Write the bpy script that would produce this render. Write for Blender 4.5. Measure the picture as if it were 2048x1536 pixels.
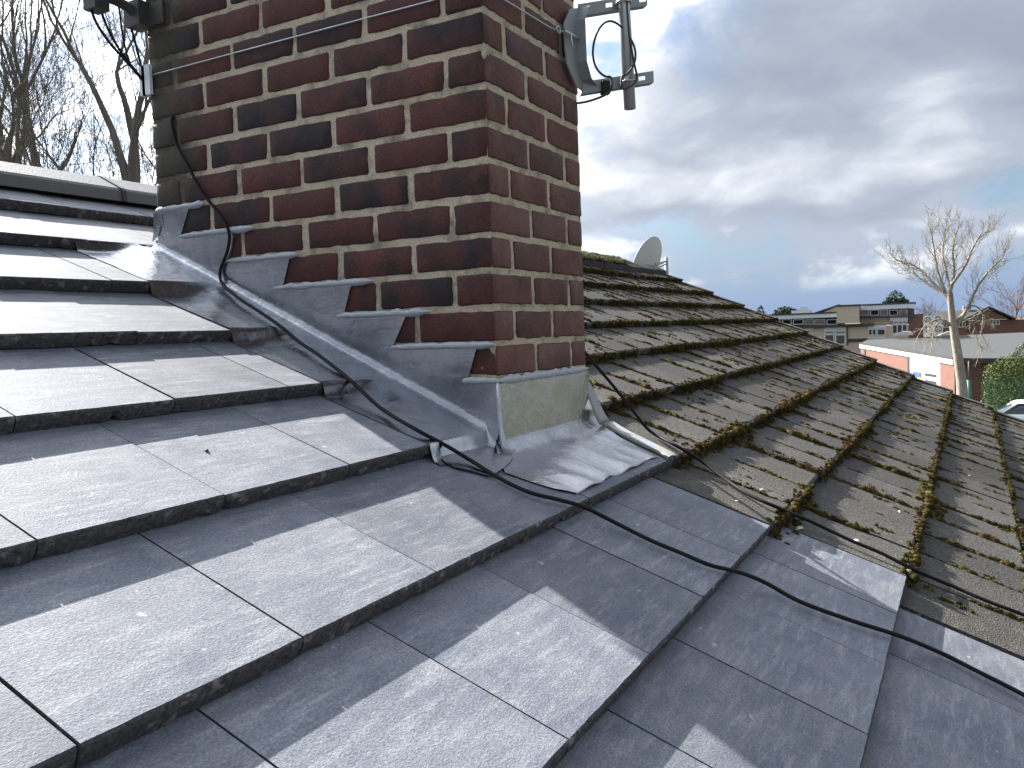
import bpy, bmesh, math, random
import numpy as np
from mathutils import Vector, Matrix, Euler, noise as mnoise
from mathutils.geometry import tessellate_polygon

for o in list(bpy.data.objects): bpy.data.objects.remove(o)
SC = bpy.context.scene
COL = SC.collection
R = math.radians

# ------------------------------------------------------------------ camera, sky, sun, exposure
CAM = Vector((-1.68533, -0.96973, 0.11239)); FPX = 1664.4
RT = Vector((0.48076442, -0.87607474, -0.03685956)); DN = Vector((-0.07329785, 0.00173656, -0.99730858)); FW = Vector((0.87378086, 0.48217221, -0.06337952))
cam = bpy.data.cameras.new('camera'); camo = bpy.data.objects.new('camera', cam); COL.objects.link(camo)
cam.sensor_width = 36; cam.lens = 36 * FPX / 2048; cam.clip_start = 0.02; cam.clip_end = 3000
M = Matrix(((RT.x, -DN.x, -FW.x, CAM.x), (RT.y, -DN.y, -FW.y, CAM.y), (RT.z, -DN.z, -FW.z, CAM.z), (0, 0, 0, 1)))
camo.matrix_world = M; SC.camera = camo

SUN = Vector((.25, .822, .603)).normalized()
SUN_EL = math.asin(SUN.z); SUN_AZ = math.atan2(SUN.x, SUN.y)      # azimuth from +Y towards +X
sl = bpy.data.lights.new('sun', 'SUN'); sl.energy = 4.7; sl.angle = R(0.53); sl.color = (1, .955, .88)
so = bpy.data.objects.new('sun', sl); COL.objects.link(so); so.location = (5, 20, 20)
so.rotation_euler = SUN.to_track_quat('Z', 'Y').to_euler()

W = bpy.data.worlds.new('World'); SC.world = W; W.use_nodes = True; W.cycles.sampling_method = 'MANUAL'; W.cycles.sample_map_resolution = 256
SC.cycles.max_bounces = 4; SC.cycles.diffuse_bounces = 3; SC.cycles.glossy_bounces = 3; SC.cycles.transmission_bounces = 2; SC.cycles.caustics_reflective = False; SC.cycles.caustics_refractive = False
SC.view_settings.view_transform = 'Standard'; SC.view_settings.look = 'None'
SC.view_settings.exposure = 1.80; SC.view_settings.gamma = 1.0; SC.view_settings.use_curve_mapping = False


def nd(nt, typ, props=None, **ins):
    n = nt.nodes.new(typ)
    for k, v in (props or {}).items(): setattr(n, k, v)
    for k, v in ins.items():
        key = int(k[1:]) if k[0] == 'i' and k[1:].isdigit() else k.replace('_', ' ')
        s = n.inputs[key]
        if isinstance(v, bpy.types.NodeSocket): nt.links.new(v, s)
        elif v is not None: s.default_value = v
    return n


def math_(nt, op, a, b=None, c=None, clamp=False):
    n = nd(nt, 'ShaderNodeMath', {'operation': op, 'use_clamp': clamp})
    for i, v in enumerate((a, b, c)):
        if v is None: continue
        if isinstance(v, bpy.types.NodeSocket): nt.links.new(v, n.inputs[i])
        else: n.inputs[i].default_value = v
    return n.outputs[0]


def vmath(nt, op, a, b=None, scale=None):
    n = nd(nt, 'ShaderNodeVectorMath', {'operation': op})
    for i, v in enumerate((a, b)):
        if v is None: continue
        if isinstance(v, bpy.types.NodeSocket): nt.links.new(v, n.inputs[i])
        else: n.inputs[i].default_value = v
    if scale is not None:
        if isinstance(scale, bpy.types.NodeSocket): nt.links.new(scale, n.inputs['Scale'])
        else: n.inputs['Scale'].default_value = scale
    return n.outputs['Value'] if op in ('DOT_PRODUCT', 'LENGTH') else n.outputs[0]


def noise(nt, vec, scale, detail=4, rough=.55, lac=2.0, dist=0.0, color=False):
    n = nd(nt, 'ShaderNodeTexNoise', Scale=scale, Detail=detail, Roughness=rough, Lacunarity=lac, Distortion=dist)
    if vec is not None: nt.links.new(vec, n.inputs['Vector'])
    return n.outputs['Color'] if color else n.outputs['Fac']


def ramp(nt, fac, *stops, interp='LINEAR'):
    n = nt.nodes.new('ShaderNodeValToRGB'); cr = n.color_ramp; cr.interpolation = interp
    while len(cr.elements) < len(stops): cr.elements.new(0.5)
    for e, (p, c) in zip(cr.elements, stops):
        e.position = p; e.color = (c, c, c, 1) if isinstance(c, (int, float)) else (*c, 1)
    nt.links.new(fac, n.inputs[0]); return n.outputs[0]


def mix(nt, fac, a, b, blend='MIX'):
    n = nd(nt, 'ShaderNodeMix', {'data_type': 'RGBA', 'blend_type': blend})
    for s, v in ((n.inputs[0], fac), (n.inputs[6], a), (n.inputs[7], b)):
        if isinstance(v, bpy.types.NodeSocket): nt.links.new(v, s)
        elif isinstance(v, (tuple, list)): s.default_value = (*v[:3], 1)
        else: s.default_value = v
    return n.outputs[2]


def sstep(nt, v, a, b):
    n = nd(nt, 'ShaderNodeMapRange', {'interpolation_type': 'SMOOTHSTEP'})
    nt.links.new(v, n.inputs[0]); n.inputs[1].default_value = a; n.inputs[2].default_value = b
    return n.outputs[0]


def mapped(nt, vec, scale=(1, 1, 1), rot=(0, 0, 0), loc=(0, 0, 0)):
    n = nd(nt, 'ShaderNodeMapping', Vector=vec); n.inputs['Scale'].default_value = scale; n.inputs['Rotation'].default_value = rot; n.inputs['Location'].default_value = loc
    return n.outputs[0]


def build_world():
    nt = W.node_tree; nt.nodes.clear()
    out = nt.nodes.new('ShaderNodeOutputWorld'); bg = nt.nodes.new('ShaderNodeBackground')
    sky = nd(nt, 'ShaderNodeTexSky', {'sky_type': 'NISHITA', 'sun_disc': False, 'sun_elevation': SUN_EL, 'sun_rotation': SUN_AZ,
                                      'air_density': 1.0, 'dust_density': 1.0, 'ozone_density': 1.2})
    tc = nt.nodes.new('ShaderNodeTexCoord'); d = tc.outputs['Generated']
    sep = nd(nt, 'ShaderNodeSeparateXYZ', Vector=d)
    z = math_(nt, 'MAXIMUM', sep.outputs[2], 0.0)
    # flat cloud deck: the direction carried up to a layer overhead
    zz = math_(nt, 'ADD', z, 0.16)
    P = nd(nt, 'ShaderNodeCombineXYZ', X=math_(nt, 'DIVIDE', sep.outputs[0], zz), Y=math_(nt, 'DIVIDE', sep.outputs[1], zz), Z=0.0).outputs[0]
    warp = noise(nt, P, 1.1, 1, color=True)
    P2 = vmath(nt, 'ADD', P, vmath(nt, 'SCALE', warp, scale=.8))
    mid = noise(nt, vmath(nt, 'ADD', P2, (9.7, 1.3, 2)), .95, 3, .45)
    # heaped cloud seen side on, for the ragged lower rim
    Q = mapped(nt, d, (1, 1, 2.1))
    puff = noise(nt, vmath(nt, 'ADD', Q, vmath(nt, 'SCALE', noise(nt, Q, 5., 1, color=True), scale=.12)), 7.5, 5, .56)
    big = noise(nt, Q, 2.6, 1, .5)
    sd = vmath(nt, 'DOT_PRODUCT', d, tuple(SUN)); near = sstep(nt, sd, .45, .80)
    soft = math_(nt, 'ADD', math_(nt, 'MULTIPLY', mid, .68), math_(nt, 'MULTIPLY', puff, .32))
    lit = math_(nt, 'ADD', sstep(nt, soft, .36, .66), math_(nt, 'MULTIPLY', near, .55), clamp=True)
    deckc = ramp(nt, lit, (0., (2.15, 2.32, 2.68)), (.45, (2.95, 3.06, 3.34)), (.8, (4.4, 4.42, 4.5)), (1., (5.9, 5.8, 5.7)))
    deckc = vmath(nt, 'SCALE', deckc, scale=math_(nt, 'ADD', math_(nt, 'MULTIPLY', sstep(nt, sd, .60, 1.0), 3.6), 1.0))
    clear = vmath(nt, 'SCALE', sky.outputs[0], scale=math_(nt, 'ADD', math_(nt, 'MULTIPLY', near, .5), .62))
    low = sstep(nt, sep.outputs[2], .16, .0)
    clear = mix(nt, math_(nt, 'MULTIPLY', low, .85), clear, (1.75, 2.4, 3.65))
    # holes in the deck towards the sun, broken rim below it
    hole = math_(nt, 'SUBTRACT', 1.0, math_(nt, 'MULTIPLY', sstep(nt, math_(nt, 'ADD', math_(nt, 'MULTIPLY', puff, .7), math_(nt, 'MULTIPLY', big, .3)), .52, .44), sstep(nt, sd, .52, .70)))
    rim = math_(nt, 'ADD', sep.outputs[2], math_(nt, 'MULTIPLY', math_(nt, 'SUBTRACT', math_(nt, 'ADD', math_(nt, 'MULTIPLY', puff, .5), math_(nt, 'MULTIPLY', big, .5)), .5), .26))
    deck = math_(nt, 'MULTIPLY', sstep(nt, rim, .105, .135), hole)
    heap = math_(nt, 'MULTIPLY', sstep(nt, math_(nt, 'ADD', math_(nt, 'MULTIPLY', puff, .65), math_(nt, 'MULTIPLY', big, .35)), .385, .50), math_(nt, 'MULTIPLY', sstep(nt, sep.outputs[2], .028, .055), 1.0))
    heapc = mix(nt, sstep(nt, puff, .46, .62), (2.9, 3.1, 3.5), (5.8, 5.7, 5.5))
    heapc = vmath(nt, 'SCALE', heapc, scale=math_(nt, 'ADD', math_(nt, 'MULTIPLY', near, .9), 1.0))
    col = mix(nt, heap, clear, heapc)
    col = mix(nt, deck, col, deckc)
    # below the horizon: dull ground tone
    col = mix(nt, sstep(nt, sep.outputs[2], -.01, -.05), col, (.6, .62, .62))
    col = vmath(nt, 'MULTIPLY', col, (1.02, 1.09, 1.18))
    nt.links.new(col, bg.inputs[0]); bg.inputs[1].default_value = 0.05
    nt.links.new(bg.outputs[0], out.inputs[0])


build_world()

# ------------------------------------------------------------------ helpers
WL = {}          # world origin of every unrotated object


def link(o, parent=None, loc=(0, 0, 0)):
    COL.objects.link(o); loc = Vector(loc); WL[o.name] = loc
    if parent is not None:
        o.parent = parent; o.location = loc - WL[parent.name]
    else: o.location = loc
    return o


def tag(o, label, cat=None, group=None, kind=None):
    if label: o['label'] = label
    if cat: o['category'] = cat
    if group: o['group'] = group
    if kind: o['kind'] = kind
    return o


def thing(name, label, cat, loc=(0, 0, 0), group=None):
    o = bpy.data.objects.new(name, None); o.empty_display_size = .1
    link(o, None, loc); return tag(o, label, cat, group)


def mesh(name, verts, faces, m=None, smooth=False):
    me = bpy.data.meshes.new(name); me.from_pydata([tuple(v) for v in verts], [], [tuple(f) for f in faces])
    if m: me.materials.append(m)
    if smooth: me.polygons.foreach_set('use_smooth', [True] * len(me.polygons))
    me.update(); return me


def npmesh(name, V, F, m=None, smooth=False):
    me = bpy.data.meshes.new(name); V = np.asarray(V, 'f4'); F = np.asarray(F, 'i4'); k = F.shape[1]
    me.vertices.add(len(V)); me.vertices.foreach_set('co', V.ravel())
    me.loops.add(F.size); me.loops.foreach_set('vertex_index', F.ravel())
    me.polygons.add(len(F)); me.polygons.foreach_set('loop_start', np.arange(0, F.size, k, dtype='i4'))
    if m: me.materials.append(m)
    me.update(calc_edges=True)
    if smooth: me.polygons.foreach_set('use_smooth', np.ones(len(F), bool))
    me.validate(); return me


def ob(name, me, parent=None, loc=(0, 0, 0), m=None):
    o = bpy.data.objects.new(name, me)
    if m and not me.materials: me.materials.append(m)
    return link(o, parent, loc)


class MB:
    """collects verts and faces in world space"""
    def __init__(s): s.v = []; s.f = []

    def add(s, vs, fs):
        b = len(s.v); s.v += [tuple(v) for v in vs]; s.f += [tuple(i + b for i in f) for f in fs]

    def hexa(s, p):   # 8 corners, bottom 0-3 then top 4-7
        s.add(p, [(3, 2, 1, 0), (4, 5, 6, 7), (0, 1, 5, 4), (1, 2, 6, 5), (2, 3, 7, 6), (3, 0, 4, 7)])

    def box(s, o, ax, ay, az):
        o, ax, ay, az = map(Vector, (o, ax, ay, az))
        s.hexa([o, o + ax, o + ax + ay, o + ay, o + az, o + ax + az, o + ax + ay + az, o + ay + az])

    def tube(s, pts, rad, n=8, caps=True):
        pts = [Vector(p) for p in pts]; N = len(pts)
        rs = rad if isinstance(rad, (list, tuple)) else [rad] * N
        t0 = (pts[1] - pts[0]).normalized(); u = t0.orthogonal().normalized(); rings = []; b = len(s.v)
        for i, p in enumerate(pts):
            t = (pts[min(i + 1, N - 1)] - pts[max(i - 1, 0)]).normalized()
            u = (u - t * u.dot(t)).normalized(); w = t.cross(u)
            for k in range(n):
                a = 2 * math.pi * k / n; s.v.append(tuple(p + (u * math.cos(a) + w * math.sin(a)) * rs[i]))
        for i in range(N - 1):
            for k in range(n):
                k2 = (k + 1) % n; s.f.append((b + i * n + k, b + i * n + k2, b + (i + 1) * n + k2, b + (i + 1) * n + k))
        if caps:
            s.f.append(tuple(b + k for k in range(n))[::-1]); s.f.append(tuple(b + (N - 1) * n + k for k in range(n)))

    def prism(s, poly, off):   # planar polygon (list of points) extruded by vector off
        off = Vector(off); n = len(poly); P = [Vector(p) for p in poly]
        tri = tessellate_polygon([P]); b = len(s.v)
        s.v += [tuple(p) for p in P] + [tuple(p + off) for p in P]
        for t in tri: s.f.append(tuple(b + i for i in t)); s.f.append(tuple(b + n + i for i in t[::-1]))
        for i in range(n): s.f.append((b + i, b + (i + 1) % n, b + n + (i + 1) % n, b + n + i))

    def build(s, name, m, parent=None, smooth=False, fix=True):
        me = mesh(name, s.v, s.f, m, smooth)
        if fix:
            bm = bmesh.new(); bm.from_mesh(me); bmesh.ops.recalc_face_normals(bm, faces=bm.faces); bm.to_mesh(me); bm.free()
        return ob(name, me, parent)


def smooth_path(pts, k=6):
    """Catmull-Rom through the points"""
    P = [Vector(p) for p in pts]; P = [2 * P[0] - P[1]] + P + [2 * P[-1] - P[-2]]; out = []
    for i in range(1, len(P) - 2):
        a, b, c, d = P[i - 1:i + 3]
        for j in range(k):
            t = j / k
            out.append(.5 * ((2 * b) + (c - a) * t + (2 * a - 5 * b + 4 * c - d) * t * t + (3 * b - a - 3 * c + d) * t ** 3))
    out.append(P[-2]); return out


def ray(u, v): return (RT * ((u - 1024) / FPX) + DN * ((v - 768) / FPX) + FW)


def hitp(u, v, n, c):
    d = ray(u, v); n = Vector(n); return CAM + d * ((c - n.dot(CAM)) / n.dot(d))


def far(u, v, dist):      # a point of the background, dist metres away along the ground
    d = ray(u, v); return CAM + d * (dist / math.hypot(d.x, d.y))


# roof frame: x along the courses, s up the slope, n out of the slope
TH = math.atan(.465); O = Vector((0, 0, -.14)); EX = Vector((1, 0, 0)); ES = Vector((0, math.cos(TH), math.sin(TH))); NN = Vector((0, -math.sin(TH), math.cos(TH)))
def RP(x, s, n=0.): return O + EX * x + ES * s + NN * n
SK = [-2.21, -1.885, -1.562, -1.240, -.920, -.596, -.275, .038, .354, .664, .980, 1.303, 1.630]
TT = .032
SR = 1.93
def hs(s):   # height of the tile surface at s
    for i in range(len(SK) - 1, -1, -1):
        if s >= SK[i]:
            top = SK[i + 1] if i + 1 < len(SK) else SK[i] + .316
            return -TT * (s - SK[i]) / (top - SK[i])
    return 0.
def hs_soft(s, w=.016):  # the same, with the steps eased as lead is dressed over them
    return max(sum(hs(s + k * w / 4) for k in range(-4, 5)) / 9., hs(s) if False else -1)
def surf(x, s):
    if -.247 < x < .0 and -.01 < s < 1.3: return lead_h(x, s) + .024 * max(0., (x + .03) / .03) ** 2
    return hs(s)
def leadhit(u, v, lift):
    n = lift
    for _ in range(60):
        d = ray(u, v); q = CAM + d * ((n - NN.dot(CAM - O)) / NN.dot(d)) - O; n = .6 * n + .4 * (surf(q.x, q.dot(ES)) + lift)
    return q.x, q.dot(ES), n
def roofhit(u, v, lift=.0):
    n = lift
    for _ in range(30):
        d = ray(u, v); q = CAM + d * ((n - NN.dot(CAM - O)) / NN.dot(d)) - O; s = q.dot(ES); n = .5 * n + .5 * (hs(s) + lift)
    return q.x, s, n

# ------------------------------------------------------------------ materials
MATS = {}
def newmat(name):
    m = bpy.data.materials.new(name); m.use_nodes = True; nt = m.node_tree; b = nt.nodes['Principled BSDF']
    MATS[name] = m; return m, nt, b
def setp(nt, b, **k):
    for key, v in k.items():
        s = b.inputs[key.replace('_', ' ')]
        if isinstance(v, bpy.types.NodeSocket): nt.links.new(v, s)
        elif isinstance(v, (tuple, list)) and len(v) == 3 and s.type == 'RGBA': s.default_value = (*v, 1)
        else: s.default_value = v
def bump(nt, b, h, strength, dist):
    n = nd(nt, 'ShaderNodeBump', Strength=strength, Distance=dist, Height=h); nt.links.new(n.outputs[0], b.inputs['Normal'])
def pos(nt): return nd(nt, 'ShaderNodeNewGeometry').outputs['Position']
def rnd(nt): return nd(nt, 'ShaderNodeObjectInfo').outputs['Random']
def plain(name, col, rough=.6, var=.15, scale=8., metallic=0., bmp=0., bscale=60., spec=.5):
    m, nt, b = newmat(name); p = pos(nt)
    f = noise(nt, p, scale, 5, .6)
    c = mix(nt, ramp(nt, f, (.3, 1 - var), (.7, 1 + var)), (0, 0, 0), col) if False else vmath(nt, 'SCALE', col if isinstance(col, bpy.types.NodeSocket) else nd(nt, 'ShaderNodeRGB').outputs[0], scale=math_(nt, 'ADD', math_(nt, 'MULTIPLY', f, 2 * var), 1 - var))
    for n in nt.nodes:
        if n.type == 'RGB': n.outputs[0].default_value = (*col, 1)
    setp(nt, b, Base_Color=c, Roughness=rough, Metallic=metallic); b.inputs['Specular IOR Level'].default_value = spec
    if bmp: bump(nt, b, noise(nt, p, bscale, 4, .6), bmp, .01)
    return m

# new concrete tiles: fine felted grain, faint pale brush marks, salt bloom
def mk_tile():
    m, nt, b = newmat('new_tile'); p = pos(nt); r = rnd(nt)
    off = vmath(nt, 'ADD', p, vmath(nt, 'SCALE', nd(nt, 'ShaderNodeCombineXYZ', X=1., Y=.7, Z=.3).outputs[0], scale=math_(nt, 'MULTIPLY', r, 40.)))
    loc = mapped(nt, off, rot=(-TH, 0, 0))
    grain = noise(nt, mapped(nt, loc, (230, 340, 230), rot=(0, 0, .3)), 1., 2, .8)
    cloud = noise(nt, loc, 8., 4, .7)
    streak = noise(nt, mapped(nt, loc, (10, 60, 20), rot=(0, 0, .42)), 1., 4, .7)
    spots = noise(nt, loc, 42., 1, .5)
    base = mix(nt, ramp(nt, cloud, (.34, 0.), (.66, 1.)), (.122, .136, .172), (.192, .203, .234))
    base = mix(nt, math_(nt, 'MULTIPLY', ramp(nt, streak, (.48, 0.), (.76, 1.)), math_(nt, 'ADD', math_(nt, 'MULTIPLY', noise(nt, loc, 5., 1), 1.3), -.15, clamp=True)), base, (.38, .39, .41))
    base = mix(nt, math_(nt, 'MULTIPLY', ramp(nt, spots, (.76, 0.), (.80, 1.)), .5), base, (.52, .53, .55))
    base = vmath(nt, 'SCALE', base, scale=ramp(nt, grain, (.22, .55), (.5, .95), (.80, 1.6)))
    base = vmath(nt, 'SCALE', base, scale=math_(nt, 'ADD', math_(nt, 'MULTIPLY', r, .26), .86))
    setp(nt, b, Base_Color=base, Roughness=ramp(nt, cloud, (.3, .66), (.7, .78)))
    b.inputs['Specular IOR Level'].default_value = .30
    bump(nt, b, grain, .40, .0022)
    return m
mk_tile()

def mk_butt():     # broken rough edge of a concrete tile
    m, nt, b = newmat('tile_edge'); p = pos(nt)
    f = noise(nt, p, 130., 6, .7); g = noise(nt, p, 40., 4, .6)
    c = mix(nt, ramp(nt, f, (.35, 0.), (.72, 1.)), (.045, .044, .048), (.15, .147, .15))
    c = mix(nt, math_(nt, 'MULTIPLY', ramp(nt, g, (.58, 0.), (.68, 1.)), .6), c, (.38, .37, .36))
    setp(nt, b, Base_Color=c, Roughness=.9); b.inputs['Specular IOR Level'].default_value = .25
    bump(nt, b, f, .9, .006); return m
mk_butt()

def mk_oldtile():  # weathered granule face with lichen
    m, nt, b = newmat('old_tile'); p = pos(nt); r = rnd(nt)
    off = vmath(nt, 'ADD', p, vmath(nt, 'SCALE', nd(nt, 'ShaderNodeCombineXYZ', X=1., Y=.6, Z=.2).outputs[0], scale=math_(nt, 'MULTIPLY', r, 30.)))
    loc = mapped(nt, off, rot=(-TH, 0, 0))
    vor = nd(nt, 'ShaderNodeTexVoronoi', Vector=loc, Scale=230.)
    gran = noise(nt, loc, 140., 3, .8); cl = noise(nt, loc, 7., 6, .65); cl2 = noise(nt, p, 2.1, 4, .6)
    sep = nd(nt, 'ShaderNodeSeparateXYZ', Vector=vor.outputs['Color'])
    gcol = mix(nt, sep.outputs[0], (.030, .028, .028), (.22, .21, .198))
    base = mix(nt, ramp(nt, cl, (.35, .05), (.7, .5)), gcol, (.078, .073, .070))
    base = mix(nt, math_(nt, 'MULTIPLY', ramp(nt, gran, (.50, 0.), (.72, 1.)), .6), base, (.27, .26, .24))
    # pale lichen patches, most of them by the new tiles
    sx = nd(nt, 'ShaderNodeSeparateXYZ', Vector=p)
    edge = sstep(nt, sx.outputs[0], 1.05, .45)
    lich = ramp(nt, noise(nt, loc, 24., 6, .72), (.50, 0.), (.66, 1.))
    lfac = math_(nt, 'ADD', math_(nt, 'MULTIPLY', lich, math_(nt, 'MULTIPLY', edge, .55)), math_(nt, 'MULTIPLY', ramp(nt, noise(nt, loc, 30., 3, .55), (.70, 0.), (.75, 1.)), .5), clamp=True)
    base = mix(nt, lfac, base, (.42, .40, .33))
    base = mix(nt, math_(nt, 'MULTIPLY', edge, .35), base, (.26, .245, .215))
    base = mix(nt, math_(nt, 'MULTIPLY', ramp(nt, cl2, (.45, 0.), (.7, 1.)), .30), base, (.085, .08, .06))
    base = vmath(nt, 'SCALE', base, scale=math_(nt, 'ADD', math_(nt, 'MULTIPLY', r, .28), .39))
    setp(nt, b, Base_Color=base, Roughness=.85); b.inputs['Specular IOR Level'].default_value = .2
    h = math_(nt, 'ADD', vor.outputs['Distance'], math_(nt, 'MULTIPLY', gran, .8))
    bump(nt, b, h, .7, .004); return m
mk_oldtile()

def mk_brick():
    m, nt, b = newmat('brick'); p = pos(nt); r = rnd(nt)
    off = vmath(nt, 'ADD', p, vmath(nt, 'SCALE', nd(nt, 'ShaderNodeCombineXYZ', X=.9, Y=.7, Z=.8).outputs[0], scale=math_(nt, 'MULTIPLY', r, 60.)))
    wn = nd(nt, 'ShaderNodeTexWhiteNoise', {'noise_dimensions': '1D'}); nt.links.new(r, wn.inputs['W'])
    red = mix(nt, wn.outputs[0], (.096, .030, .024), (.152, .050, .036))
    f = noise(nt, off, 130., 3, .75)
    red = mix(nt, ramp(nt, f, (.3, 0.), (.75, 1.)), red, (.062, .022, .022))
    blot = noise(nt, off, 9.5, 4, .55)
    amt = math_(nt, 'ADD', blot, math_(nt, 'MULTIPLY', math_(nt, 'SUBTRACT', r, .5), .30))
    c = mix(nt, ramp(nt, amt, (.36, 0.), (.66, 1.)), red, (.026, .019, .021))
    sp = noise(nt, p, 420., 2, .5)
    c = mix(nt, math_(nt, 'MULTIPLY', ramp(nt, sp, (.70, 0.), (.74, 1.)), .7), c, (.34, .31, .29))
    s3 = nd(nt, 'ShaderNodeSeparateXYZ', Vector=p)
    # front face mixed redder and paler, with lime bloom, green-black algae up the back corner
    front = sstep(nt, s3.outputs[1], .004, -.002)
    bl = ramp(nt, math_(nt, 'ADD', math_(nt, 'MULTIPLY', noise(nt, p, 7., 5, .65), .6), math_(nt, 'MULTIPLY', noise(nt, p, 150., 3, .7), .4)), (.42, 0.), (.62, .85))
    c = mix(nt, math_(nt, 'MULTIPLY', front, .5), c, (.175, .060, .046))
    c = mix(nt, math_(nt, 'MULTIPLY', front, math_(nt, 'ADD', math_(nt, 'MULTIPLY', bl, .38), .03)), c, (.36, .27, .25))
    alg = sstep(nt, math_(nt, 'ADD', s3.outputs[1], math_(nt, 'MULTIPLY', noise(nt, p, 9., 4, .6), .16)), 1.02, 1.14)
    c = mix(nt, math_(nt, 'MULTIPLY', alg, .85), c, (.055, .050, .034))
    setp(nt, b, Base_Color=c, Roughness=.78); b.inputs['Specular IOR Level'].default_value = .35
    bump(nt, b, math_(nt, 'ADD', f, math_(nt, 'MULTIPLY', noise(nt, off, 30., 3, .6), 1.2)), .5, .004); return m
mk_brick()

def mk_mortar():
    m, nt, b = newmat('mortar'); p = pos(nt)
    f = noise(nt, p, 300., 4, .7); g = noise(nt, p, 14., 5, .65)
    c = mix(nt, ramp(nt, f, (.3, 0.), (.7, 1.)), (.42, .345, .25), (.86, .74, .56))
    c = mix(nt, ramp(nt, g, (.48, 0.), (.68, .75)), c, (.15, .135, .105))
    s3 = nd(nt, 'ShaderNodeSeparateXYZ', Vector=p)
    alg = sstep(nt, math_(nt, 'ADD', s3.outputs[1], math_(nt, 'MULTIPLY', g, .16)), .98, 1.12)
    c = mix(nt, math_(nt, 'MULTIPLY', alg, .85), c, (.06, .055, .04))
    setp(nt, b, Base_Color=c, Roughness=.95); b.inputs['Specular IOR Level'].default_value = .2
    bump(nt, b, math_(nt, 'ADD', f, math_(nt, 'MULTIPLY', noise(nt, p, 70., 3, .6), 2.)), 1., .004); return m
mk_mortar()

def mk_lead():
    m, nt, b = newmat('lead'); p = pos(nt)
    a = noise(nt, p, 6., 5, .6); st = noise(nt, mapped(nt, p, (60, 8, 60)), 1., 4, .6); sc = noise(nt, mapped(nt, p, (18, 18, 140)), 1., 4, .7)
    c = mix(nt, ramp(nt, a, (.3, 0.), (.7, 1.)), (.34, .355, .395), (.50, .515, .545))
    c = mix(nt, math_(nt, 'MULTIPLY', ramp(nt, sc, (.5, 0.), (.75, 1.)), .4), c, (.46, .46, .45))
    setp(nt, b, Base_Color=c, Metallic=1.0, Roughness=ramp(nt, math_(nt, 'ADD', math_(nt, 'MULTIPLY', a, .5), math_(nt, 'MULTIPLY', st, .5)), (.35, .20), (.65, .32)))
    bump(nt, b, math_(nt, 'ADD', noise(nt, p, 16., 3, .5), math_(nt, 'MULTIPLY', st, .25)), .30, .012); return m
mk_lead()

def mk_moss():
    m, nt, b = newmat('moss'); p = pos(nt)
    a = noise(nt, p, 6., 3, .6); f = noise(nt, p, 240., 2, .7); q = noise(nt, p, 26., 3, .6)
    c = mix(nt, ramp(nt, a, (.40, 0.), (.60, 1.)), (.052, .050, .013), (.090, .054, .019))
    c = mix(nt, ramp(nt, q, (.54, 0.), (.70, .9)), c, (.20, .175, .034))
    c = mix(nt, ramp(nt, q, (.32, .9), (.50, 0.)), c, (.024, .023, .011))
    c = mix(nt, ramp(nt, f, (.35, .5), (.6, 0.)), c, (.025, .022, .009))
    setp(nt, b, Base_Color=c, Roughness=.95); b.inputs['Specular IOR Level'].default_value = .12
    bump(nt, b, f, 1., .006); return m
mk_moss()

def mk_bark(name, c1, c2, scale=25.):
    m, nt, b = newmat(name); p = pos(nt)
    f = noise(nt, mapped(nt, p, (1, 1, .25)), scale, 5, .65); g = noise(nt, p, 1.2, 3)
    c = mix(nt, ramp(nt, f, (.35, 0.), (.7, 1.)), c1, c2); c = vmath(nt, 'SCALE', c, scale=math_(nt, 'ADD', g, .5))
    setp(nt, b, Base_Color=c, Roughness=.9); b.inputs['Specular IOR Level'].default_value = .2; return m
mk_bark('bark_dark', (.115, .105, .09), (.21, .195, .17)); mk_bark('bark_pale', (.21, .185, .15), (.40, .36, .29)); mk_bark('bark_birch', (.16, .12, .11), (.24, .18, .17))

def mk_brickwall(name, c1, c2, mort, scale=1.):
    m, nt, b = newmat(name); tc = nd(nt, 'ShaderNodeTexCoord'); p = pos(nt)
    s3 = nd(nt, 'ShaderNodeSeparateXYZ', Vector=p)
    uv = nd(nt, 'ShaderNodeCombineXYZ', X=math_(nt, 'ADD', s3.outputs[0], s3.outputs[1]), Y=s3.outputs[2], Z=0.).outputs[0]
    br = nd(nt, 'ShaderNodeTexBrick', Vector=uv, Color1=(*c1, 1), Color2=(*c2, 1), Mortar=(*mort, 1), Scale=1. * scale)
    br.inputs['Brick Width'].default_value = .225; br.inputs['Row Height'].default_value = .075; br.inputs['Mortar Size'].default_value = .006
    f = noise(nt, p, 3., 4, .6)
    setp(nt, b, Base_Color=vmath(nt, 'SCALE', br.outputs['Color'], scale=math_(nt, 'ADD', math_(nt, 'MULTIPLY', f, .5), .75)), Roughness=.85); return m
mk_brickwall('brick_pink', (.16, .066, .046), (.185, .080, .056), (.17, .115, .09)); mk_brickwall('brick_brown', (.13, .062, .048), (.18, .085, .06), (.16, .12, .10))
mk_brickwall('brick_buff', (.46, .37, .27), (.52, .42, .31), (.42, .36, .29))
plain('sealant', (.43, .455, .50), .45, .12, 40., bmp=.4, bscale=120.)
plain('cable_black', (.010, .010, .012), .62, .1, spec=.2); plain('galvanised', (.46, .48, .50), .42, .18, 30., metallic=.65); plain('wire', (.5, .52, .56), .4, .15, 60., metallic=.7)
plain('bracket_grey', (.30, .325, .34), .55, .15, 25., metallic=.2); plain('dark_metal', (.05, .048, .045), .6, .2, 20.); plain('white_plastic', (.75, .78, .8), .4, .05)
plain('white_paint', (.60, .60, .60), .45, .06, 6.); plain('fascia_grey', (.60, .65, .72), .5, .06, 3.); plain('dark_trim', (.045, .040, .040), .6, .15, 3.)
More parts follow.
